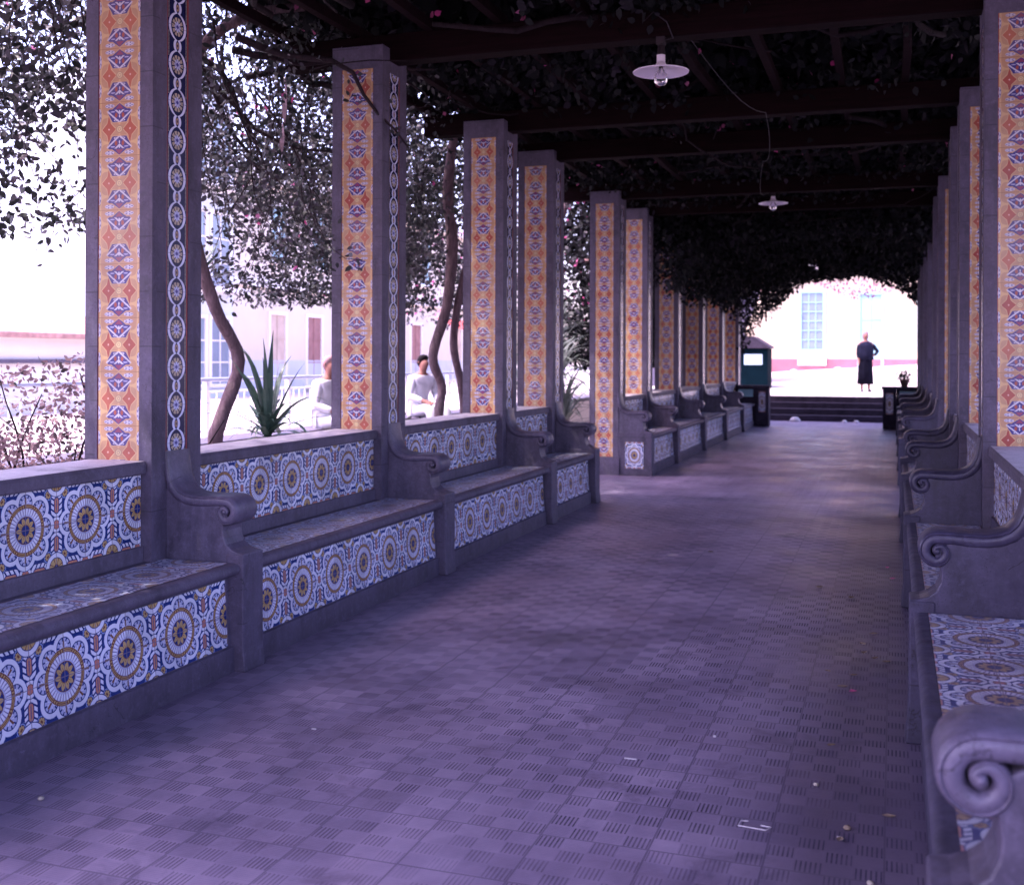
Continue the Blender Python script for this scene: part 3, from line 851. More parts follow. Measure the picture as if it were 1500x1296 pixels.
# ---- pergola beams and rafters
for i, y in enumerate(COLY):
    nm = ['timber crossbeam overhead nearest the camera, outside the top of view', 'red timber crossbeam on the nearest columns', 'dark red crossbeam above the hanging lamp, from the second left column',
          'dark crossbeam on the third pair of columns', 'dark crossbeam on the fourth pair of columns', 'dark crossbeam on the fifth pair, past the gap',
          'crossbeam on the sixth pair with pale flecks above it', 'crossbeam on the seventh pair, near black', 'crossbeam on the eighth pair, near black',
          'crossbeam on the ninth pair, near black', 'last crossbeam above the arch of daylight'][i]
    if i == 0: continue
    y0 = y + .13
    mb = MB(); mb.box(-4.55, 1.45, y0, y0 + .17, 3.885, 4.095)
    tag(mb.build('crossbeam', M['wood'], None, bevel=.012), nm, 'beam', 'timber crossbeams of the pergola')
rx = [-4.45, -3.95, -3.3, -2.75, -2.15, -1.6, -1.0, -.45, .1, .75, 1.3]
for i, x in enumerate(rx):
    mb = MB(); pts = []
    n = 18
    rr = []
    for k in range(n + 1):
        yy = 1.5 + (31 - 1.5) * k / n
        dx = random.uniform(-.03, .03); dz = random.uniform(-.015, .02)
        rr.append([(x + dx + a, yy, 4.135 + dz + b) for a, b in ((-.032, -.038), (.032, -.038), (.032, .038), (-.032, .038))])
    mb.rings(rr)
    tag(mb.build('rafter', M['wood2'], None), 'long thin timber rafter under the vines, ' + ORD[i] + ' counting from the left', 'rafter', 'rafters carrying the vines')

# ------------------------------------------------------------------ foliage
def leaf_mesh(name, P, size, mat, parent=None, aspect=.62, droop=.3, props=None):
    n = len(P)
    if not hasattr(size, '__len__'): size = np.full(n, size)
    d = np.random.normal(size=(n, 3)); d[:, 2] -= droop * 1.5; d /= np.linalg.norm(d, axis=1)[:, None]
    q = np.random.normal(size=(n, 3)); s = np.cross(d, q); s /= np.linalg.norm(s, axis=1)[:, None]
    nn = np.cross(d, s)
    L = size[:, None]; W = L * aspect * .5
    K = 6; V = np.empty((n * K, 3))
    for k, (u, w, h) in enumerate(((0, 0, 0), (.26, .82, .05), (.60, .80, .04), (1.0, 0, -.06), (.60, -.80, .04), (.26, -.82, .05))):
        V[k::K] = P + d * L * u + s * W * w + nn * L * h
    off = np.array(parent_world(parent)); V -= off
    me = bpy.data.meshes.new(name)
    me.vertices.add(n * K); me.vertices.foreach_set('co', V.ravel())
    me.loops.add(n * K); me.loops.foreach_set('vertex_index', np.arange(n * K, dtype=np.int32))
    me.polygons.add(n); me.polygons.foreach_set('loop_start', np.arange(0, n * K, K, dtype=np.int32))
    me.polygons.foreach_set('loop_total', np.full(n, K, dtype=np.int32))
    me.materials.append(mat); me.update(calc_edges=True); me.validate()
    o = bpy.data.objects.new(name, me); C.objects.link(o)
    if parent is not None: o.parent = parent
    if props:
        for k, v in props.items(): o[k] = v
    return o
def nfield(P, sc_, seed):
    return np.array([mnoise.noise(Vector((p[0] * sc_ + seed, p[1] * sc_, p[2] * sc_))) for p in P])
def clumps(n, lo, hi, sc_=1.4, thr=.0, seed=0, shape=None):
    out = []
    tot = 0
    while tot < n:
        P = np.random.uniform(lo, hi, size=(n, 3))
        if shape is not None: P = P[shape(P)]
        f = nfield(P, sc_, seed) + .55 * nfield(P, sc_ * 3.1, seed + 50)
        P = P[f > thr]
        out.append(P); tot += len(P)
        if len(P) == 0: break
    return np.concatenate(out)[:n]

# canopy on top of the pergola
P0 = np.random.uniform((-5.1, -2.6, 4.62), (2.6, 31.0, 5.15), size=(84000, 3))
P0 = P0[P0[:, 0] > -4.95 + .5 * nfield(P0, .9, 31.7)]
P1 = np.random.uniform((-4.9, -2.4, 4.22), (1.9, 31.2, 4.62), size=(52000, 3))
keep = nfield(P1, .9, 3.3) > -.34
P1 = P1[keep]
sz = np.random.uniform(.08, .17, len(P1))
P2 = clumps(17000, (-4.6, 3.0, 3.95), (1.5, 31, 4.27), 1.1, .05, 9.1)
sz2 = np.random.uniform(.05, .10, len(P2))
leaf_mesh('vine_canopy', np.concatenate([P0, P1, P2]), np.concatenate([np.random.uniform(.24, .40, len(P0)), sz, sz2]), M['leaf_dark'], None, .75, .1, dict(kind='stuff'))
# drooping fringe over the far end and down the shaded left side
fr = []
def fringe(n, x0, x1, y0, y1, zfun):
    x = np.random.uniform(x0, x1, n); y = np.random.uniform(y0, y1, n); u = np.random.uniform(0, 1, n) ** .8
    zl = np.array([zfun(a, b) for a, b in zip(x, y)]); z = 4.2 - (4.2 - zl) * u
    fr.append(np.stack([x, y, z], 1))
def arch(x, y):
    d = (x + 1.15) / 2.2
    return 3.78 - max(0, abs(d) - .30) ** 1.6 * 2.4 + .30 * mnoise.noise(Vector((x * 1.7, y * 1.3, 2)))
fringe(9000, -4.3, .9, 28.5, 30.6, arch)
fringe(13000, -3.62, -2.2, 18.6, 28.4, lambda x, y: 3.55 - max(0, -2.7 - x) * .95 + .45 * mnoise.noise(Vector((x * 2, y * 1.5, 5))))
leaf_mesh('hanging_vine_leaves', np.concatenate(fr), np.random.uniform(.06, .13, sum(len(a) for a in fr)), M['leaf_dark'], None, .7, .8, dict(kind='stuff'))
P3 = clumps(15000, (-4.3, 18.2, 3.55), (1.3, 29, 3.98), .8, -.12, 77)
leaf_mesh('low_hanging_vine', P3, np.random.uniform(.07, .13, len(P3)), M['leaf_dark'], None, .7, .5, dict(kind='stuff'))
fb = np.random.uniform((-2.3, 30.3, 3.45), (0.2, 31.2, 4.0), size=(420, 3)); fb[:, 2] += .25 * np.sin(fb[:, 0] * 2)
cb = clumps(500, (-4.6, 6, 4.1), (1.5, 30, 4.5), 2.5, .25, 41)
leaf_mesh('bougainvillea_flowers', np.concatenate([fb, cb]), .06, M['bract'], None, .9, .3, dict(kind='stuff'))
# tangled stems in the canopy
mb = MB()
for k in range(130):
    p = Vector((random.uniform(-4.4, 1.3), random.uniform(2.5, 29), random.uniform(3.98, 4.25)))
    d = Vector((random.gauss(0, .6), random.gauss(0, 1), 0)).normalized(); r = random.choice((.008, .010, .014, .022, .03))
    pts = [p.copy()]; rad = [r]
    for q in range(random.randint(6, 13)):
        d = (d + Vector((random.gauss(0, .38), random.gauss(0, .38), random.gauss(0, .16)))).normalized()
        p = p + d * .22; p.z = min(4.35, max(3.80 if r < .02 else 3.95, p.z)); pts.append(p.copy()); rad.append(r * (1 - q / 20))
    mb.tube(pts, rad, 5)
mb.build('vine_stems', M['bark'], None, smooth=True, kind='stuff')

def rand_branch(mb, p, d, n, step, r, jit=.25, grav=0., sides=5):
    pts = [Vector(p)]; rad = [r]; d = Vector(d).normalized(); p = Vector(p)
    for q in range(n):
        d = (d + Vector((random.gauss(0, jit), random.gauss(0, jit), random.gauss(0, jit) - grav))).normalized()
        p = p + d * step; pts.append(p.copy()); rad.append(max(.003, r * (1 - .8 * (q + 1) / n)))
    mb.tube(pts, rad, sides)
    return pts

def vine_tree(label, base, trunks, crown_boxes, twigs, group=None, bracts=60, leafmat='leaf_out'):
    t = thing('bougainvillea', label, 'tree', base, group)
    tr = MB()
    for pts, rads in trunks:
        # smooth the polyline
        P = [Vector(p) for p in pts]; S = []; RR = []
        for i in range(len(P) - 1):
            p0 = P[max(i - 1, 0)]; p1 = P[i]; p2 = P[i + 1]; p3 = P[min(i + 2, len(P) - 1)]
            for q in range(5):
                u = q / 5
                S.append(.5 * ((2 * p1) + (p2 - p0) * u + (2 * p0 - 5 * p1 + 4 * p2 - p3) * u * u + (-p0 + 3 * p1 - 3 * p2 + p3) * u ** 3))
                RR.append((rads[i] * (1 - u) + rads[i + 1] * u) * random.uniform(.94, 1.06))
        S.append(P[-1]); RR.append(rads[-1]); tr.tube(S, RR, 10)
    if trunks: tr.build('trunk', M['bark_pink'], t, smooth=True)
    tw = MB(); tips = []
    for (p, d, n, step, r, jit, grav) in twigs:
        tips += rand_branch(tw, p, d, n, step, r, jit, grav)
    if twigs: tw.build('branches', M['twig'], t, smooth=True, kind='stuff')
    LP = []; LS = []
    for (n, lo, hi, sc_, thr, seed, s0, s1, shape) in crown_boxes:
        P = clumps(n, lo, hi, sc_, thr, seed, shape); LP.append(P); LS.append(np.random.uniform(s0, s1, len(P)))
    if tips:
        T = np.array([tuple(p) for p in tips]); idx = np.random.randint(0, len(T), len(T) * 5)
        P = T[idx] + np.random.normal(scale=.07, size=(len(idx), 3)); LP.append(P); LS.append(np.random.uniform(.035, .07, len(P)))
    LP = np.concatenate(LP); LS = np.concatenate(LS)
    leaf_mesh('crown', LP, LS, M[leafmat], t)
    if bracts:
        i = np.random.randint(0, len(LP), bracts)
        leaf_mesh('flowers', LP[i] + np.random.normal(scale=.03, size=(bracts, 3)), .055, M['bract'], t, .9, props=dict(kind='stuff'))
    return t

def tw(n, lo, hi, d, steps, step, r, jit, grav):
    return [((random.uniform(lo[0], hi[0]), random.uniform(lo[1], hi[1]), random.uniform(lo[2], hi[2])), d, steps, step, r, jit, grav) for _ in range(n)]

# crown at far left of the picture
vine_tree('leafy bougainvillea hanging at the upper left, beyond the nearest left column', (-5.2, 3.4, 0),
          [([(-5.2, 3.4, 0), (-5.1, 3.5, 1.5), (-4.9, 3.8, 2.9), (-4.6, 4.3, 4.1)], [.10, .08, .07, .05])],
          [(5200, (-6.8, .2, 3.0), (-4.6, 4.4, 4.9), 1.4, -.2, 2, .07, .12, None), (4200, (-5.3, 1.0, 3.2), (-4.2, 4.2, 4.3), 1.4, -.5, 3, .08, .14, None), (4600, (-6.4, 4.4, 3.1), (-4.4, 7.2, 5.2), 1.15, .10, 1, .04, .075, None),  # first two leaf boxes are added out of view to block sun
           (2000, (-6.0, 4.5, 2.4), (-4.6, 6.6, 3.5), 1.7, .20, 4, .045, .08, None),
           (2600, (-7.5, 6.0, 3.6), (-5.2, 9.2, 6.0), 1.0, .08, 14, .045, .08, None)],
          tw(26, (-5.8, 4.6, 3.8), (-4.5, 6.6, 4.8), (0, .2, -1), 14, .12, .010, .20, .02) + tw(4, (-5.6, 4.6, 3.6), (-4.6, 6.2, 4.4), (.3, .8, .3), 9, .2, .03, .2, 0),
          'bougainvilleas trained over the pergola', 50)
vine_tree('bougainvillea with one curved bare trunk behind the second left bench', (-5.0, 7.62, 0),
          [([(-5.0, 7.62, 0), (-5.0, 7.62, .9), (-4.93, 7.60, 1.15), (-4.9, 7.80, 1.6), (-4.95, 7.55, 2.0), (-5.05, 7.4, 2.55), (-5.05, 7.2, 3.2), (-4.9, 7.2, 3.85), (-4.6, 7.45, 4.2), (-4.2, 7.7, 4.3)],
            [.066, .058, .055, .050, .048, .050, .046, .045, .04, .03]),
           ([(-5.08, 7.5, .3), (-5.2, 7.3, 1.1), (-5.25, 7.1, 1.7), (-5.3, 6.9, 2.6)], [.018, .015, .014, .010])],
          [(13500, (-6.6, 7.4, 3.05), (-4.2, 10.9, 5.4), 1.0, .04, 22, .035, .065, None),
           (6500, (-6.4, 8.9, 2.15), (-4.55, 11.0, 3.7), 1.3, .06, 27, .035, .065, None)],
          tw(34, (-5.9, 6.9, 3.6), (-4.4, 9.4, 4.8), (0, .15, -1), 14, .13, .010, .20, .02) + tw(7, (-5.4, 6.9, 3.9), (-4.5, 8.2, 4.3), (.4, 1, -.1), 9, .18, .032, .25, 0),
          'bougainvilleas trained over the pergola', 90)
vine_tree('bougainvillea with two crossing pale trunks behind the third left bench', (-4.85, 11.75, 0),
          [([(-4.85, 11.9, 0), (-4.85, 11.85, .95), (-4.85, 11.95, 1.3), (-4.88, 11.75, 1.65), (-4.8, 11.95, 2.2), (-4.75, 12.0, 2.9), (-4.75, 11.85, 3.5), (-4.6, 11.7, 4.2)], [.060, .055, .052, .055, .060, .066, .06, .05]),
           ([(-4.75, 12.3, 0), (-4.72, 12.3, .95), (-4.72, 12.2, 1.35), (-4.75, 12.05, 1.8), (-4.68, 12.08, 2.4), (-4.55, 12.2, 3.0), (-4.35, 12.35, 3.6), (-4.2, 12.45, 4.25)], [.050, .047, .046, .045, .046, .034, .025, .02])],
          [(17000, (-6.6, 10.4, 2.65), (-4.75, 14.6, 5.0), 1.1, -.20, 33, .05, .085, None),
           (1500, (-6.4, 10.9, 2.2), (-4.95, 13.2, 3.0), 1.9, .08, 37, .05, .09, None)],
          tw(10, (-5.9, 10.9, 3.3), (-4.8, 12.9, 4.4), (0, .15, -1), 10, .13, .010, .22, .02),
          'bougainvilleas trained over the pergola', 40)
vine_tree('pink flowering bougainvillea seen through the open gap', (-5.6, 17.6, 0),
          [([(-5.6, 17.6, 0), (-5.5, 17.5, 1.8), (-5.2, 17.2, 3.2), (-4.7, 17, 4.3)], [.08, .07, .06, .04])],
          [(6000, (-8.0, 15.8, 2.2), (-4.6, 21.5, 4.9), 1.2, -.06, 52, .06, .11, None)],
          tw(10, (-5.9, 16.5, 3.3), (-4.6, 19.9, 4.4), (0, .15, -1), 10, .15, .010, .22, .02),
          'bougainvilleas trained over the pergola', 620)
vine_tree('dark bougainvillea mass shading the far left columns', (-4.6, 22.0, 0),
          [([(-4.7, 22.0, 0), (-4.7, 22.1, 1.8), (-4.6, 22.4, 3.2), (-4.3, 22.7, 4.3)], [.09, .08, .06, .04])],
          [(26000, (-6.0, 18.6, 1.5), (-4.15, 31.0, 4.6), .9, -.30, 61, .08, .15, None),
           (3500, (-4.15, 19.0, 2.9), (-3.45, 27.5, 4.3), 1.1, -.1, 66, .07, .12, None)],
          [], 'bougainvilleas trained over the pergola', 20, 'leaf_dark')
# right-hand side
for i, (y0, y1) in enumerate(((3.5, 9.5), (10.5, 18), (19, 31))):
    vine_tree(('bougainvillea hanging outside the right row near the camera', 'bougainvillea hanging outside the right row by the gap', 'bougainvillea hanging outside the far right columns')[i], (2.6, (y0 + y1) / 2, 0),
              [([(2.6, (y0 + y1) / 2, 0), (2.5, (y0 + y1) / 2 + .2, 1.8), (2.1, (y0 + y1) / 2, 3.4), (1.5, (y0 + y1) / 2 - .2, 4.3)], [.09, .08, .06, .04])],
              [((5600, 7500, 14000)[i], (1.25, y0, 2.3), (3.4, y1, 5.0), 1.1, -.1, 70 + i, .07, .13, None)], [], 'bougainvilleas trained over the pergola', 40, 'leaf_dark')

# ---- bush with reddish leaves behind the nearest bench
def bush(name, label, cat, c, r, n, mat, s0, s1, stems=10, seed=0, sc_=2.2, thr=-.05):
    t = thing(name, label, cat, (c[0], c[1], 0))
    st = MB()
    for k in range(stems):
        a = random.uniform(0, 2 * math.pi)
        rand_branch(st, (c[0] + .1 * math.cos(a), c[1] + .1 * math.sin(a), 0), (math.cos(a) * .4, math.sin(a) * .4, 1), 9, (c[2] + r[2]) / 9.5, .018, .16)
    st.build('stems', M['bark'], t, smooth=True)
    lo = np.array(c) - np.array(r); hi = np.array(c) + np.array(r)
    sh = lambda P: (((P - np.array(c)) / np.array(r)) ** 2).sum(1) < 1
    P = clumps(n, lo, hi, sc_, thr, seed, sh)
    leaf_mesh('foliage', P, np.random.uniform(s0, s1, len(P)), M[mat], t, .6, .0)
    return t
bush('bush', 'loose bush with reddish and green leaves behind the nearest left bench', 'bush', (-5.0, 6.0, 1.05), (.75, 1.0, .60), 3600, 'leaf_bush', .025, .05, 22, 5, 2.6, -.02)
bush('bush', 'low pink-leaved bush at the far left edge behind the nearest bench', 'bush', (-5.1, 4.7, .95), (.7, .9, .42), 2200, 'leaf_bush', .025, .045, 14, 8, 2.6, -.02)
bush('bush', 'small dark bush at the foot of the crossing trunks', 'bush', (-5.6, 11.9, .78), (.35, .6, .32), 500, 'leaf_out', .05, .08, 6, 12)

# ---- blade-leaved plants
def blades(mb, c, n, L, w, spread, droop, seed, zmin=.2):
    rnd = random.Random(seed)
    for k in range(n):
        a = 2 * math.pi * (k / n) + rnd.uniform(-.3, .3); el = rnd.uniform(zmin, 1.45); l = L * rnd.uniform(.7, 1.15)
        d = Vector((math.cos(a) * math.cos(el), math.sin(a) * math.cos(el), math.sin(el))); sd = Vector((-math.sin(a), math.cos(a), 0))
        p = Vector(c); rows = []
        ww = w * rnd.uniform(.8, 1.2)
        for q in range(8):
            u = q / 7; wd = ww * (math.sin(math.pi * min(1, u * .82 + .16)) ** .8) * (1 - u) ** .35 if q < 7 else .001
            rows.append((p - sd * wd, p + d.cross(sd).normalized() * -.15 * wd, p + sd * wd))
            p = p + d * l / 7; d = (d + Vector((0, 0, -droop * (.2 + u)))).normalized()
        for q in range(7):
            A, B = rows[q], rows[q + 1]
            mb.quad([A[0], A[1], B[1], B[0]], [(0, 0)] * 4); mb.quad([A[1], A[2], B[2], B[1]], [(0, 0)] * 4)
t = thing('spiky_plant', 'green plant with long pointed blades behind the second left bench', 'plant', (-4.72, 7.95, 0))
mb = MB(); mb.tube([(-4.72, 7.95, 0), (-4.72, 7.95, .5), (-4.70, 7.97, 1.0)], [.06, .05, .045], 8); mb.build('stem', M['bark'], t, smooth=True)
mb = MB(); blades(mb, (-4.72, 7.95, 1.02), 17, .78, .032, .5, .34, 3, .1); blades(mb, (-4.72, 7.95, .98), 34, .42, .034, .5, .60, 5, .0); blades(mb, (-4.72, 7.95, 1.0), 7, .72, .030, .5, .16, 19, .2)
mb.build('blades', M['leaf_agave'], t, smooth=True)
t = thing('spiky_plant', 'tall bare-stemmed spiky plant whose blades show right of the nearest column', 'plant', (-5.3, 7.6, 0))
mb = MB(); mb.tube([(-5.3, 7.6, 0), (-5.25, 7.6, 1.2), (-5.22, 7.62, 2.2)], [.04, .035, .03], 8); mb.build('stem', M['bark'], t, smooth=True)
mb = MB(); blades(mb, (-5.22, 7.62, 2.2), 22, .58, .024, .5, .04, 8, -.1); mb.build('blades', M['leaf_agave'], t, smooth=True)
t = thing('strap_leaved_plant', 'big grey-green strap-leaved plant seen through the gap', 'plant', (-5.2, 17.3, 0))
mb = MB()
for i, (dx, dy, z) in enumerate(((0, 0, .1), (.1, .5, .8), (-.5, .9, 1.3), (-.2, 0, 1.6), (-.9, 1.6, 1.0), (.2, -.6, 1.0), (.3, -.9, 1.5), (.1, .2, 1.3), (.35, -.3, .6), (-.2, 1.0, 2.0))):
    blades(mb, (-5.2 + dx, 17.3 + dy, z), 34, .95, .035, .5, .35, 20 + i, .1)
mb.build('blades', M['leaf_grey'], t, smooth=True)

# ---- hanging dry sheath strips
for i, (x, y, z, l) in enumerate(((-4.35, 7.55, 3.72, .33), (-4.4, 7.6, 3.40, .22))):
    mb = MB(); n = 8
    for q in range(n):
        u, u2 = q / n, (q + 1) / n
        w = .018 * math.sin(math.pi * (u * .85 + .1)); w2 = .018 * math.sin(math.pi * (u2 * .85 + .1))
        mb.quad([(x - w, y + .02 * math.sin(u * 6), z - l * u), (x + w, y, z - l * u), (x + w2, y, z - l * u2), (x - w2, y + .02 * math.sin(u2 * 6), z - l * u2)], [(0, 0)] * 4)
    tag(mb.build('dry_sheath', M['dryp'], None), ('longer pale dry strip hanging left of the second column top', 'shorter pale dry strip hanging just below the longer one')[i], 'dry leaf', 'pale dry strips hanging in the vines')

# ------------------------------------------------------------------ lamps
def lamp(x, y, z, zb, label, cable=False):
    t = thing('hanging_lamp', label, 'lamp', (x, y, z), 'enamel lamps hanging under the pergola')
    s = MB(); s.lathe([(.195, -.002), (.197, .003), (.15, .016), (.09, .026), (.045, .036), (.03, .07), (.03, .12), (.022, .12), (.022, .07), (.04, .032), (.085, .020), (.145, .010), (.188, -.002), (.195, -.002)], (x, y, z), 40, cap=False)
    o = s.build('lamp_shade', M['enamel'], t); smooth_by_angle(o, 18)
    f = MB(); f.lathe([(.004, .19), (.026, .185), (.026, .10), (.020, .05), (.004, .045)], (x, y, z), 16); f.build('socket', M['brass'], t, smooth=True)
    b = MB(); b.lathe([(.014, .05), (.018, .02), (.045, -.02), (.052, -.045), (.045, -.075), (.02, -.092), (.001, -.095)], (x, y, z), 20)
    b.build('bulb', M['bulb'], t, smooth=True)
    r = MB(); r.tube([(x, y, z + .18), (x, y, zb)], .006, 6)
    r.box(x - .03, x + .03, y - .03, y + .03, zb - .05, zb); r.build('rod', M['brass'], t)
    if cable:
        c = MB(); c.tube([(x + .02, y, zb - .02), (x + .09, y - .02, zb - .02), (x + .05, y - .05, zb + .09), (x - .04, y - .08, zb + .16), (x - .10, y - .09, zb + .1), (x - .13, y - .1, zb + .25)], .005, 5)
        c.build('cable', M['cable'], t, smooth=True)
lamp(-1.555, 7.90, 3.64, 3.885, 'white enamel lamp with clear bulb under the nearest dark beam', True)
lamp(-1.55, 15.72, 3.74, 3.885, 'small white lamp high under the beams, middle of the three lamps')
lamp(-1.57, 25.2, 3.66, 3.885, 'tiny lamp just above the arch of daylight')
mb = MB(); pts = []
for k in range(25):
    u = k / 24; pts.append((-1.35 + .25 * math.sin(u * 5), 7.95 + u * 7.6, 3.86 - .16 * math.sin(math.pi * ((u * 3) % 1)) ))
mb.tube(pts, .003, 5); tag(mb.build('electric_cable', M['cable'], None, smooth=True), 'thin slack electric cable running between the lamps under the beams', 'cable')

# ------------------------------------------------------------------ background buildings
def win(parent, plane, a0, a1, z0, z1, fm, pm, cols=3, rows=3, depth=.06, name='window', low_panel=False):
    """plane: ('x',value,dir) or ('y',value,dir); dir points to the viewer"""
    ax, v, d = plane
    def bx(mb, a, b, zz0, zz1, d0, d1):
        p, q = sorted((v + d * d0, v + d * d1))
        if ax == 'y': mb.box(a, b, p, q, zz0, zz1)
        else: mb.box(p, q, a, b, zz0, zz1)
    f = MB(); w = .10
    bx(f, a0 - w, a0, z0 - w, z1 + w, .0, depth); bx(f, a1, a1 + w, z0 - w, z1 + w, .0, depth)
    bx(f, a0, a1, z1, z1 + w, .0, depth); bx(f, a0, a1, z0 - w, z0, .0, depth + .03)
    o = f.build(name, fm, parent)
    g = MB(); bx(g, a0, a1, z0, z1, .002, .012); g2 = g.build('pane' if name == 'window' else 'leaf', pm, o)
    g2.location = (0, 0, 0)
    if cols:
        m = MB()
        for i in range(1, cols):
            c = a0 + (a1 - a0) * i / cols; bx(m, c - .018, c + .018, z0, z1, .012, .035)
        for j in range(1, rows):
            c = z0 + (z1 - z0) * j / rows; bx(m, a0, a1, c - .018, c + .018, .013, .034)
        mm = m.build('glazing_bars' if name == 'window' else 'door_rails', fm if name == 'window' else pm, o); mm.location = (0, 0, 0)
    return o
# NB: sub-parts are parented to meshes sitting at their thing's origin, so offsets stay consistent

# far yellow facade across the street
FY = 46.0
t = thing('house', 'cream house with dusty pink base beyond the steps', 'house', (-1.5, FY, 0))
mb = MB(); mb.box(-12, 12, FY, FY + 6, .3, 5.6); mb.build('wall', M['yellow'], t)
mb = MB(); mb.box(-12.0, 12.0, FY - .03, FY - .002, .3, 1.66); mb.build('dado', M['pinkdado'], t)
win(t, ('y', FY, -1), -3.42, -2.62, 2.05, 4.25, M['paleblue'], M['glass_dark'], 3, 6)
win(t, ('y', FY, -1), .95, 1.75, 2.05, 4.25, M['paleblue'], M['glass_dark'], 3, 6)
win(t, ('y', FY, -1), -1.22, -.45, 1.32, 4.15, M['paleblue'], M['paleblue'], 2, 3, .07, 'door')
mb = MB(); mb.box(-3.56, -2.48, FY - .10, FY - .03, 1.42, 1.93); mb.build('window_apron', M['white'], t)
rf = MB(); rf.prism([(-12.4, 5.6), (12.4, 5.6), (12.4, 5.75), (0, 7.4), (-12.4, 5.75)], FY - .4, FY + 6.4); rf.build('roof', M['rooftile'], t)
# kerb and kerb stones
mb = MB(); n = 24
for k in range(n):
    x0 = -12 + k; x1 = x0 + 1
    za, zb = street_z(x0, 44.6), street_z(x1, 44.6)
    for (p, q) in (((x0, 44.6, za), (x1, 44.6, zb)),):
        mb.quad([(x0, 44.6, za), (x1, 44.6, zb), (x1, 44.6, zb + .14), (x0, 44.6, za + .14)])
        mb.quad([(x0, 44.6, za + .14), (x1, 44.6, zb + .14), (x1, 45.98, zb + .16), (x0, 45.98, za + .16)])
mb.build('kerb', M['white'], kind='structure')
for i, x in enumerate((-3.55, -1.95)):
    z = street_z(x, 43.9); mb = MB(); mb.lathe([(.16, 0), (.17, .05), (.15, .16), (.10, .24), (.01, .26)], (x, 43.9, z), 14)
    tag(mb.build('kerb_stone', M['white'], None, smooth=True), ('left white rounded stone in front of the far kerb', 'right white rounded stone in front of the far kerb')[i], 'stone', 'white stones along the kerb')

# teal kiosk and dark house left of the steps
t = thing('kiosk', 'dark teal kiosk with pale board, left of the steps', 'kiosk', (-4.3, 36.6, .65))
mb = MB(); mb.box(-5.0, -3.7, 36, 37.3, .60, 1.98); mb.build('body', M['teal'], t, bevel=.02)
mb = MB(); mb.prism([(-5.15, 1.985), (-3.62, 1.985), (-3.66, 2.05), (-4.15, 2.36), (-5.15, 2.38)], 35.9, 37.4); mb.build('roof', M['step'], t)
mb = MB(); mb.box(-4.42, -3.86, 35.985, 35.998, 1.47, 1.80); mb.build('board', M['sign'], t)
t = thing('house', 'shadowed grey house behind the kiosk with sloping red eave', 'house', (-6, 40, .7))
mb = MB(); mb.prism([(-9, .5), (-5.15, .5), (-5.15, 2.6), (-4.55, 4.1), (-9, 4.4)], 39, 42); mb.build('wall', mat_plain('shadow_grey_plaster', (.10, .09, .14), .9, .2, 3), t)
mb = MB(); mb.prism([(-9, 4.41), (-4.55, 4.11), (-4.35, 4.6), (-9, 4.95)], 38.7, 42.2); mb.build('roof', M['rooftile'], t)

# street houses on the left
BX = -18.0
t = thing('house', 'cream townhouse with brown doors across the street behind the second bench', 'house', (BX - 3, 36, .5))
mb = MB(); mb.box(BX - 6, BX, 28.2, 52, .4, 7.2); mb.build('wall', M['cream'], t)
mb = MB(); mb.box(BX, BX + .03, 28.2, 52, .4, 1.55); mb.build('dado', M['bluegrey'], t)
mb = MB(); mb.box(BX, BX + .18, 28.1, 52.1, 3.75, 3.95); mb.box(BX, BX + .3, 28.1, 52.1, 6.9, 7.2); mb.build('cornice', M['white'], t)
for (y0, y1, m_) in ((30.35, 31.25, 'tandoor'), (32.65, 33.6, 'doorwood'), (38.5, 39.4, 'doorwood'), (41.0, 42.0, 'doorwood'), (45.5, 46.5, 'tandoor')):
    win(t, ('x', BX, 1), y0, y1, .75, 2.95, M['white'], M[m_], 2, 3, .07, 'door')
for y0 in (30.4, 33.0, 36, 39, 42): win(t, ('x', BX, 1), y0, y0 + .9, 4.6, 6.3, M['white'], M['paleblue'], 2, 3)
t = thing('house', 'pale blue three storey house with balconies, right of the nearest column', 'house', (-20, 27, .5))
mb = MB(); mb.box(-23, -17.8, 25.3, 28.05, .4, 9.5); mb.build('wall', M['paleblue_wall'], t)
for z in (3.4, 6.2):
    mb = MB(); mb.box(-17.8, -17.1, 25.5, 27.9, z, z + .14); mb.build('balcony', M['white'], t)
    for y0 in (25.7, 26.9): win(t, ('x', -17.8, 1), y0, y0 + .9, z + .2, z + 2.2, M['white'], M['glass_dark'], 2, 3)
for y0 in (25.7, 26.9): win(t, ('x', -17.8, 1), y0, y0 + .9, .9, 2.7, M['white'], M['glass_dark'], 2, 3)
t = thing('house', 'low whitewashed house with red tiled roof at the far left', 'house', (-19, 18, .5))
mb = MB(); mb.box(-24, -16, 9, 21.8, .4, 2.0); mb.build('wall', M['white'], t)
mb = MB()
mb.rings([[(-24.4, 8.6, 2.0), (-15.7, 8.6, 2.0), (-15.7, 22.2, 2.0), (-24.4, 22.2, 2.0)], [(-24.4, 8.6, 2.10), (-15.7, 8.6, 2.10), (-15.7, 22.2, 2.10), (-24.4, 22.2, 2.10)],
          [(-21.5, 11.2, 3.3), (-18.8, 11.2, 3.3), (-18.8, 17.2, 3.3), (-21.5, 17.2, 3.3)]])
mb.build('roof', M['rooftile'], t)
mb = MB(); mb.box(-15.99, -15.9, 9, 21.8, 1.50, 1.58); mb.build('ledge', M['stone_cap'], t)
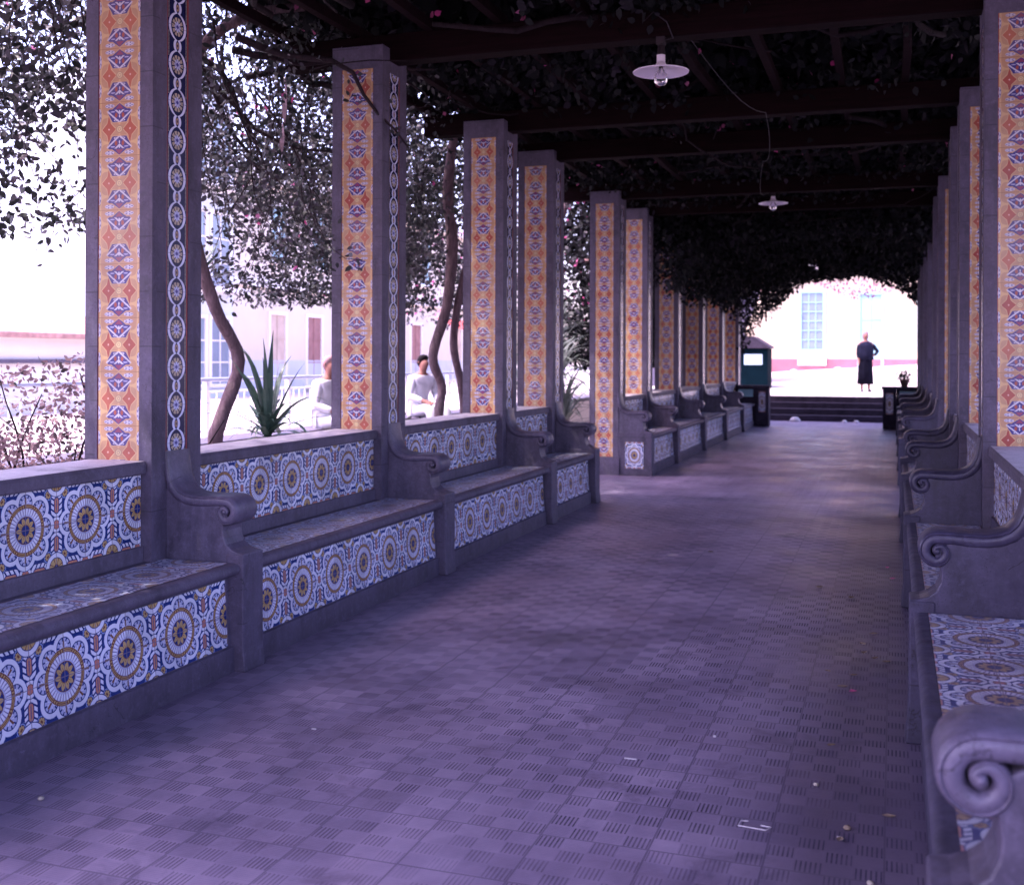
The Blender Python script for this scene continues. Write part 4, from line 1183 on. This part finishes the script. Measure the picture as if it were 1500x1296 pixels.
# red awning beyond the gap
t = thing('awning', 'small red awning glimpsed through the gap above the strap plant', 'awning', (-11.5, 30.5, 2.2))
mb = MB(); mb.quad([(-12.0, 29.0, 2.75), (-12.0, 32.0, 2.75), (-11.0, 32.0, 2.35), (-11.0, 29.0, 2.35)], [(0, 0)] * 4)
mb.quad([(-11.0, 29.0, 2.35), (-11.0, 32.0, 2.35), (-11.0, 32.0, 2.2), (-11.0, 29.0, 2.2)], [(0, 0)] * 4); mb.build('cloth', M['redawn'], t)
for y in (29.05, 31.95):
    mb = MB(); mb.tube([(-11.02, y, .52), (-11.02, y, 2.3)], .02, 6); mb.build('post', M['white_rail'], t)

# right-hand boundary so the far side is not empty
t = thing('garden_wall', 'shaded wall beyond the right row of columns', 'wall', (5.2, 14, 0))
mb = MB(); mb.box(5.1, 5.4, -4, 32, 0, 1.1); mb.build('wall_body', M['white'], t)

# flower pot on the right end pedestal
t = thing('flower_pot', 'dark flower pot with plant standing on the right end pedestal', 'flower pot', (.25, 28.35, 1.0))
mb = MB(); mb.lathe([(.07, 0), (.11, .14), (.12, .15), (.12, .18), (.10, .18), (.09, .15), (.01, .14)], (.25, 28.35, 1.0), 18); mb.build('pot', M['clay'], t, smooth=True)
P = np.array([(.25, 28.35, 1.26)]) + np.random.normal(scale=(.07, .07, .07), size=(180, 3)); leaf_mesh('foliage', P, .06, M['leaf_dark'], t)

# ------------------------------------------------------------------ people
def skin(name, V, E, rad, mat, parent, sub=2, root=0):
    me = bpy.data.meshes.new(name); off = parent_world(parent)
    me.from_pydata([tuple(Vector(v) - Vector(off) * 0) for v in V], E, []); me.materials.append(mat)
    o = bpy.data.objects.new(name, me); C.objects.link(o); o.parent = parent
    m = o.modifiers.new('skin', 'SKIN'); m.use_smooth_shade = True
    for i, r in enumerate(rad):
        sv = me.skin_vertices[0].data[i]; sv.radius = (r, r) if not isinstance(r, tuple) else r
        sv.use_root = (i == root)
    s = o.modifiers.new('sub', 'SUBSURF'); s.levels = sub; s.render_levels = sub
    return o
def chain(V, E, rad, start, pts):
    """append a chain of (pos, r) from vertex index start; returns last index"""
    i = start
    for p, r in pts:
        V.append(p); rad.append(r); E.append((i, len(V) - 1)); i = len(V) - 1
    return i
def hand(V, E, rad, wrist, w, d, side):
    """palm and five short curled fingers from the wrist; d hand direction, side vector to the thumb"""
    w = Vector(w); d = Vector(d).normalized(); s = Vector(side).normalized(); n = d.cross(s)
    p = chain(V, E, rad, wrist, [(tuple(w + d * .045), (.036, .017))])
    for k, (o, l) in enumerate(((.026, .068), (.009, .078), (-.009, .072), (-.026, .056))):
        chain(V, E, rad, p, [(tuple(w + d * .085 + s * o), .0095), (tuple(w + d * (.085 + l * .5) + s * o * 1.05 + n * .006), .0085), (tuple(w + d * (.085 + l * .85) + s * o + n * .026), .0075)])
    chain(V, E, rad, wrist, [(tuple(w + d * .03 + s * .036), .011), (tuple(w + d * .065 + s * .052), .0095), (tuple(w + d * .088 + s * .05 + n * .01), .008)])

# standing figure at the top of the steps
t = thing('person', 'person in slate shawl and long dark skirt standing above the steps, hand on hip', 'person', (-.76, 34.4, street_z(-.76, 34.4)))
t.rotation_euler = (0, 0, R(12))
V = [(0, 0, .95)]; E = []; rad = [.125]
sp = chain(V, E, rad, 0, [((0, 0, 1.10), .115), ((0, .01, 1.27), .13), ((0, .01, 1.40), .11)])
hd = chain(V, E, rad, sp, [((0, .0, 1.49), .05), ((0, -.01, 1.555), .06), ((0, -.015, 1.62), .082), ((0, -.005, 1.69), .068)])
chain(V, E, rad, hd - 1, [((0, -.095, 1.60), .012)])
for s in (-1, 1):
    a = chain(V, E, rad, 0, [((s * .09, 0, .88), .095), ((s * .10, -.01, .50), .058), ((s * .10, .01, .28), .05), ((s * .10, .02, .08), .036)])
    chain(V, E, rad, a, [((s * .11, -.06, .035), .034), ((s * .115, -.15, .025), .026)])
    if s < 0: a = chain(V, E, rad, sp, [((s * .17, 0, 1.39), .055), ((s * .21, .01, 1.12), .043), ((s * .20, -.05, .90), .030)]); hand(V, E, rad, a, (s * .20, -.05, .90), (0, -.15, -1), (0, -1, 0))
    else: a = chain(V, E, rad, sp, [((s * .17, 0, 1.39), .055), ((s * .34, .03, 1.17), .042), ((s * .20, -.06, 1.03), .030)]); hand(V, E, rad, a, (s * .20, -.06, 1.03), (-1, -.4, -.3), (0, -.3, 1))
skin('body', V, E, rad, M['skin'], t)
def loft(name, mat, parent, rings, n=28, fold=0., nf=9, **kw):
    mb = MB(); rr = []
    for (cx, cy, z, rx, ry) in rings:
        rr.append([(cx + rx * (1 + fold * math.sin(q * nf)) * math.cos(q), cy + ry * (1 + fold * math.sin(q * nf)) * math.sin(q), z) for q in (2 * math.pi * k / n for k in range(n))])
    mb.rings(rr, cap=True)
    me = bpy.data.meshes.new(name); me.from_pydata(mb.v, [], mb.f); me.materials.append(mat); me.update()
    me.polygons.foreach_set('use_smooth', [True] * len(me.polygons))
    o = bpy.data.objects.new(name, me); C.objects.link(o); o.parent = parent
    return o
loft('skirt', M['skirt'], t, [(0, 0, 1.04, .145, .115), (0, 0, .92, .19, .15), (0, 0, .6, .205, .165), (0, 0, .22, .225, .19), (0, 0, .215, .21, .175)], 36, .06)
loft('shawl', M['shawl'], t, [(0, 0, 1.46, .075, .07), (0, .01, 1.42, .185, .12), (0, .01, 1.30, .235, .15), (0, .0, 1.10, .22, .16), (.01, 0, .93, .22, .165), (.01, 0, .925, .20, .15)], 32, .035, 7)
V = [(.17, 0, 1.38)]; E = []; rad = [.07]; chain(V, E, rad, 0, [((.27, .02, 1.26), .062), ((.35, .03, 1.165), .055), ((.27, -.02, 1.09), .048), ((.22, -.05, 1.045), .042)])
skin('sleeve', V, E, rad, M['shawl'], t)
V = [(-.17, 0, 1.38)]; E = []; rad = [.07]; chain(V, E, rad, 0, [((-.20, .01, 1.24), .062), ((-.215, .01, 1.10), .053), ((-.205, -.04, .96), .043)])
skin('sleeve', V, E, rad, M['shawl'], t)
loft('headscarf', M['scarf'], t, [(0, .03, 1.50, .05, .045), (0, .035, 1.56, .082, .07), (0, .02, 1.65, .09, .088), (0, .01, 1.72, .075, .08), (0, .005, 1.765, .035, .04), (0, .005, 1.772, .003, .003)], 20, .02)
for s in (-1, 1):
    V = [(s * .10, .03, .05)]; E = []; rad = [.043]; chain(V, E, rad, 0, [((s * .11, -.07, .04), .04), ((s * .115, -.165, .03), .03)]); skin('shoe', V, E, rad, M['shoe'], t)

# seated men in white on the garden wall
def seated(loc, rot, label, scale=1.0, hm='hair'):
    t = thing('person', label, 'person', loc); t.rotation_euler = (0, 0, rot); t.scale = (scale,) * 3
    # faces -y locally; seat surface at z=0
    V = [(0, 0, .10)]; E = []; rad = [.12]
    sp = chain(V, E, rad, 0, [((0, .01, .26), .115), ((0, -.02, .42), .13), ((0, -.05, .54), .10)])
    hd = chain(V, E, rad, sp, [((0, -.07, .63), .05), ((0, -.085, .69), .062), ((0, -.095, .755), .084), ((0, -.08, .82), .070)])
    chain(V, E, rad, hd - 1, [((0, -.18, .74), .012)])
    hipL = None
    for s in (-1, 1):
        a = chain(V, E, rad, 0, [((s * .10, -.05, .085), .085), ((s * .14, -.43, .10), .062), ((s * .14, -.47, -.10), .055), ((s * .14, -.44, -.42), .036)])
        chain(V, E, rad, a, [((s * .145, -.52, -.455), .034), ((s * .15, -.62, -.465), .025)])
        a = chain(V, E, rad, sp, [((s * .17, -.05, .53), .055), ((s * .24, -.08, .28), .044), ((s * .12, -.30, .20), .030)])
        hand(V, E, rad, a, (s * .12, -.30, .20), (-s * .25, -1, -.25), (-s * 1, 0, .3))
    skin('body', V, E, rad, M['skin'], t)
    V = [(0, .01, .08)]; E = []; rad = [.145]
    sp = chain(V, E, rad, 0, [((0, .02, .25), .14), ((0, -.02, .42), .155), ((0, -.05, .53), .12), ((0, -.065, .585), .072)]) - 1
    for s in (-1, 1): chain(V, E, rad, sp, [((s * .175, -.05, .53), .072), ((s * .215, -.065, .41), .066), ((s * .245, -.08, .28), .058), ((s * .18, -.20, .235), .05), ((s * .14, -.26, .215), .042)])
    skin('shirt', V, E, rad, M['shirt'], t)
    V = [(0, -.01, .09)]; E = []; rad = [.15]
    for s in (-1, 1): chain(V, E, rad, 0, [((s * .11, -.10, .09), .105), ((s * .14, -.42, .10), .082), ((s * .14, -.475, -.08), .072), ((s * .14, -.44, -.38), .055)])
    skin('trousers', V, E, rad, M['trousers'], t)
    loft('hair', M[hm], t, [(0, -.045, .70, .045, .025), (0, -.045, .74, .076, .045), (0, -.060, .79, .083, .068), (0, -.080, .835, .076, .078), (0, -.090, .87, .05, .058), (0, -.09, .882, .003, .003)], 20, .04)
    for s in (-1, 1):
        V = [(s * .078, -.085, .765)]; E = []; rad = [(.010, .018)]; chain(V, E, rad, 0, [((s * .092, -.075, .775), (.008, .022))]); skin('ear', V, E, rad, M['skin'], t)
    for s in (-1, 1):
        V = [(s * .14, -.43, -.44)]; E = []; rad = [.043]; chain(V, E, rad, 0, [((s * .145, -.53, -.455), .04), ((s * .15, -.64, -.47), .03)]); skin('shoe', V, E, rad, M['shoe'], t)
    return t
seated((-6.5, 15.15, .80), R(62), 'dark-haired man in white shirt seated beside the crossing trunks')
seated((-6.5, 12.25, .78), R(75), 'person in white seated half hidden by the second left column', hm='scarf')

# ------------------------------------------------------------------ small litter on the floor
def fallen_leaf(x, y, s, rot, mat, label, name='fallen_leaf', cat='leaf', grp='dry leaves and petals on the floor'):
    mb = MB(); n = 6; c, sn = math.cos(rot), math.sin(rot)
    L = []
    for k in range(n + 1):
        u = k / n; w = s * .30 * math.sin(math.pi * (u * .94 + .03)); zz = .003 + s * .22 * (u - .5) ** 2 * 2
        L.append([((u - .5) * s, -w, zz + .012 * 0 + w * .5), ((u - .5) * s, 0, zz), ((u - .5) * s, w, zz + w * .4)])
    for k in range(n):
        for j in range(2):
            q = [L[k][j], L[k + 1][j], L[k + 1][j + 1], L[k][j + 1]]
            mb.quad([(x + a * c - b * sn, y + a * sn + b * c, z) for a, b, z in q], [(0, 0)] * 4)
    o = mb.build(name, mat, None); tag(o, label, cat, grp); return o
LEAF = [(-.232, 5.855, .055, .3, 'curled dark leaf right beside the pink petal'),
        (-.147, 6.574, .055, 1.2, 'yellowish dry leaf in the middle of the right-hand row of leaves'),
        (-.159, 6.777, .050, 2.2, 'brown dry leaf second from the top of the row near the right bench'),
        (-.104, 7.05, .055, .2, 'dark leaf at the top of the row near the right bench'),
        (-.088, 6.472, .050, 1.0, 'pinkish brown leaf just right of the yellowish one'),
        (-.029, 6.418, .050, .4, 'small dark leaf lowest of the row, nearest the right bench'),
        (-.187, 6.088, .045, .4, 'thin pale leaf just beyond the pink petal'),
        (-.317, 6.126, .04, 2.4, 'small dull leaf left of the thin pale one'),
        (-.264, 8.077, .06, .9, 'far dark leaf on the floor by the right benches'),
        (-.492, 8.371, .06, .5, 'farther dry leaf on the pale worn strip of floor'),
        (-.009, 4.244, .050, .1, 'dark curled leaf touching the foot of the right bench'),
        (-.165, 3.985, .040, 1.4, 'dark leaf scrap beside the small white chip'),
        (-.241, 4.949, .045, .7, 'dark leaf on the ribbed tiles left of the big scroll arm'),
        (-1.45, 9.6, .05, .4, 'lone dry leaf in the middle of the walk')]
for x, y, s, r, lab in LEAF: fallen_leaf(x, y, s, r, M['dry'], lab)
fallen_leaf(-.181, 5.786, .045, .6, M['bract'], 'bright pink petal, the nearest, on the floor by the right bench', 'fallen_petal', 'petal')
fallen_leaf(-.186, 5.80, .035, 2.0, M['bract'], 'second pink petal folded over the bright nearest one', 'fallen_petal', 'petal')
fallen_leaf(-.039, 9.33, .05, 1.6, M['bract'], 'farthest small pink petal near the right benches', 'fallen_petal', 'petal')
fallen_leaf(.0, 8.877, .05, .6, M['bract'], 'small pink petal just nearer than the farthest one', 'fallen_petal', 'petal')
def pebble(x, y, r, mat, label):
    mb = MB(); mb.lathe([(.001, 0), (r * .8, r * .15), (r, r * .5), (r * .75, r * .95), (.001, r * 1.1)], (x, y, 0), 10)
    tag(mb.build('pebble', mat, None, smooth=True), label, 'pebble', 'pebbles on the floor')

pebble(-2.949, 3.38, .012, M['pebble'], 'round pale pebble near the nearest left bench')
pebble(-.273, 4.47, .011, M['pebble'], 'pinkish pale pebble on the ribbed tiles at right')
pebble(-.145, 4.088, .014, M['dry'], 'brown pebble beyond the white chip')
pebble(-.061, 3.68, .012, M['pebble'], 'yellowish pebble at the bottom edge by the right bench')
pebble(-.721, 4.9, .008, M['litter'], 'tiny white speck of grit in the middle right of the floor')
mb = MB(); mb.tube([(-.475, 4.035, .006), (-.50, 4.03, .006), (-.505, 3.985, .006), (-.41, 3.975, .006), (-.395, 4.005, .006), (-.43, 4.012, .006)], .0024, 6)
tag(mb.build('wire_clip', M['litter'], None), 'bent white wire clip lying on the ribbed floor tiles', 'clip')
for x, y, l, r, lab in ((-1.003, 4.515, .05, .1, 'thin white scrap of straw in the middle of the floor'), (-2.389, 4.416, .02, .4, 'small white paper scrap near the left of the floor'), (-.169, 4.009, .015, .2, 'small white chip by the right bench')):
    mb = MB(); mb.box(x - l / 2, x + l / 2, y - .004, y + .004, .001, .005); tag(mb.build('paper_scrap', M['litter'], None), lab, 'litter')
for x, lab in ((-2.45, 'larger pale heap of blown litter at the foot of the steps, left'), (-1.2, 'smaller pale litter at the foot of the steps, middle'), (-.9, 'pale litter scrap at the foot of the steps, right')):
    mb = MB(); q = .16 if x < -2 else .08; mb.lathe([(q, 0), (q * .8, q * .4), (q * .4, q * .75), (.005, q * .8)], (x, 30.75, 0), 9)
    tag(mb.build('litter_heap', M['litter'], None, smooth=True), lab, 'litter')

# ------------------------------------------------------------------ light
SUN_EL, SUN_AZ = R(64), R(236)     # azimuth measured clockwise from +Y (the way we look): from the left and slightly behind
w = bpy.data.worlds.new('World'); sc.world = w; w.use_nodes = True
nt = w.node_tree; bg = nt.nodes['Background']
sky = nt.nodes.new('ShaderNodeTexSky'); sky.sky_type = 'NISHITA'; sky.sun_disc = False
sky.sun_elevation = SUN_EL; sky.sun_rotation = SUN_AZ; sky.air_density = 1.0; sky.dust_density = 4.0; sky.ozone_density = 1.0
tint = mixc(nt, 1.0, sky.outputs[0], (1.12, .89, 1.20), 'MULTIPLY')
nt.links.new(tint, bg.inputs['Color']); bg.inputs['Strength'].default_value = 1.05
sd = bpy.data.lights.new('sun', 'SUN'); sd.energy = 6; sd.angle = R(.53); sd.color = (1.0, .93, .88)
so = bpy.data.objects.new('sun', sd); C.objects.link(so)
dv = Vector((math.sin(SUN_AZ) * math.cos(SUN_EL), math.cos(SUN_AZ) * math.cos(SUN_EL), math.sin(SUN_EL)))
so.rotation_euler = dv.to_track_quat('Z', 'Y').to_euler(); so.location = dv * 30

# ------------------------------------------------------------------ camera
cd = bpy.data.cameras.new('camera'); cam = bpy.data.objects.new('camera', cd); C.objects.link(cam)
cam.location = (0, 0, 1.62)
TH = .3297; ROLL = -.0037
mrot = Matrix.Rotation(TH, 4, 'Z') @ Matrix.Rotation(math.pi / 2, 4, 'X') @ Matrix.Rotation(-ROLL, 4, 'Z')
cam.rotation_euler = mrot.to_euler()
cd.sensor_width = 36; cd.lens = 1660.306 / 1500 * 36; cd.clip_start = .05; cd.clip_end = 1000
cd.shift_x = (750 - 740.47) / 1500; cd.shift_y = -(648 - 525.8) / 1500
cd.dof.use_dof = True; cd.dof.focus_distance = 5.6; cd.dof.aperture_fstop = 3.2
sc.camera = cam

sc.render.engine = 'CYCLES'
cy = sc.cycles
cy.use_denoising = True
try: cy.denoiser = 'OPENIMAGEDENOISE'
except Exception: pass
cy.max_bounces = 8; cy.diffuse_bounces = 5; cy.glossy_bounces = 3; cy.transmission_bounces = 4; cy.transparent_max_bounces = 6
cy.caustics_reflective = False; cy.caustics_refractive = False; cy.sample_clamp_indirect = 8
sc.view_settings.view_transform = 'Standard'; sc.view_settings.look = 'None'
sc.view_settings.exposure = 0; sc.view_settings.gamma = 1
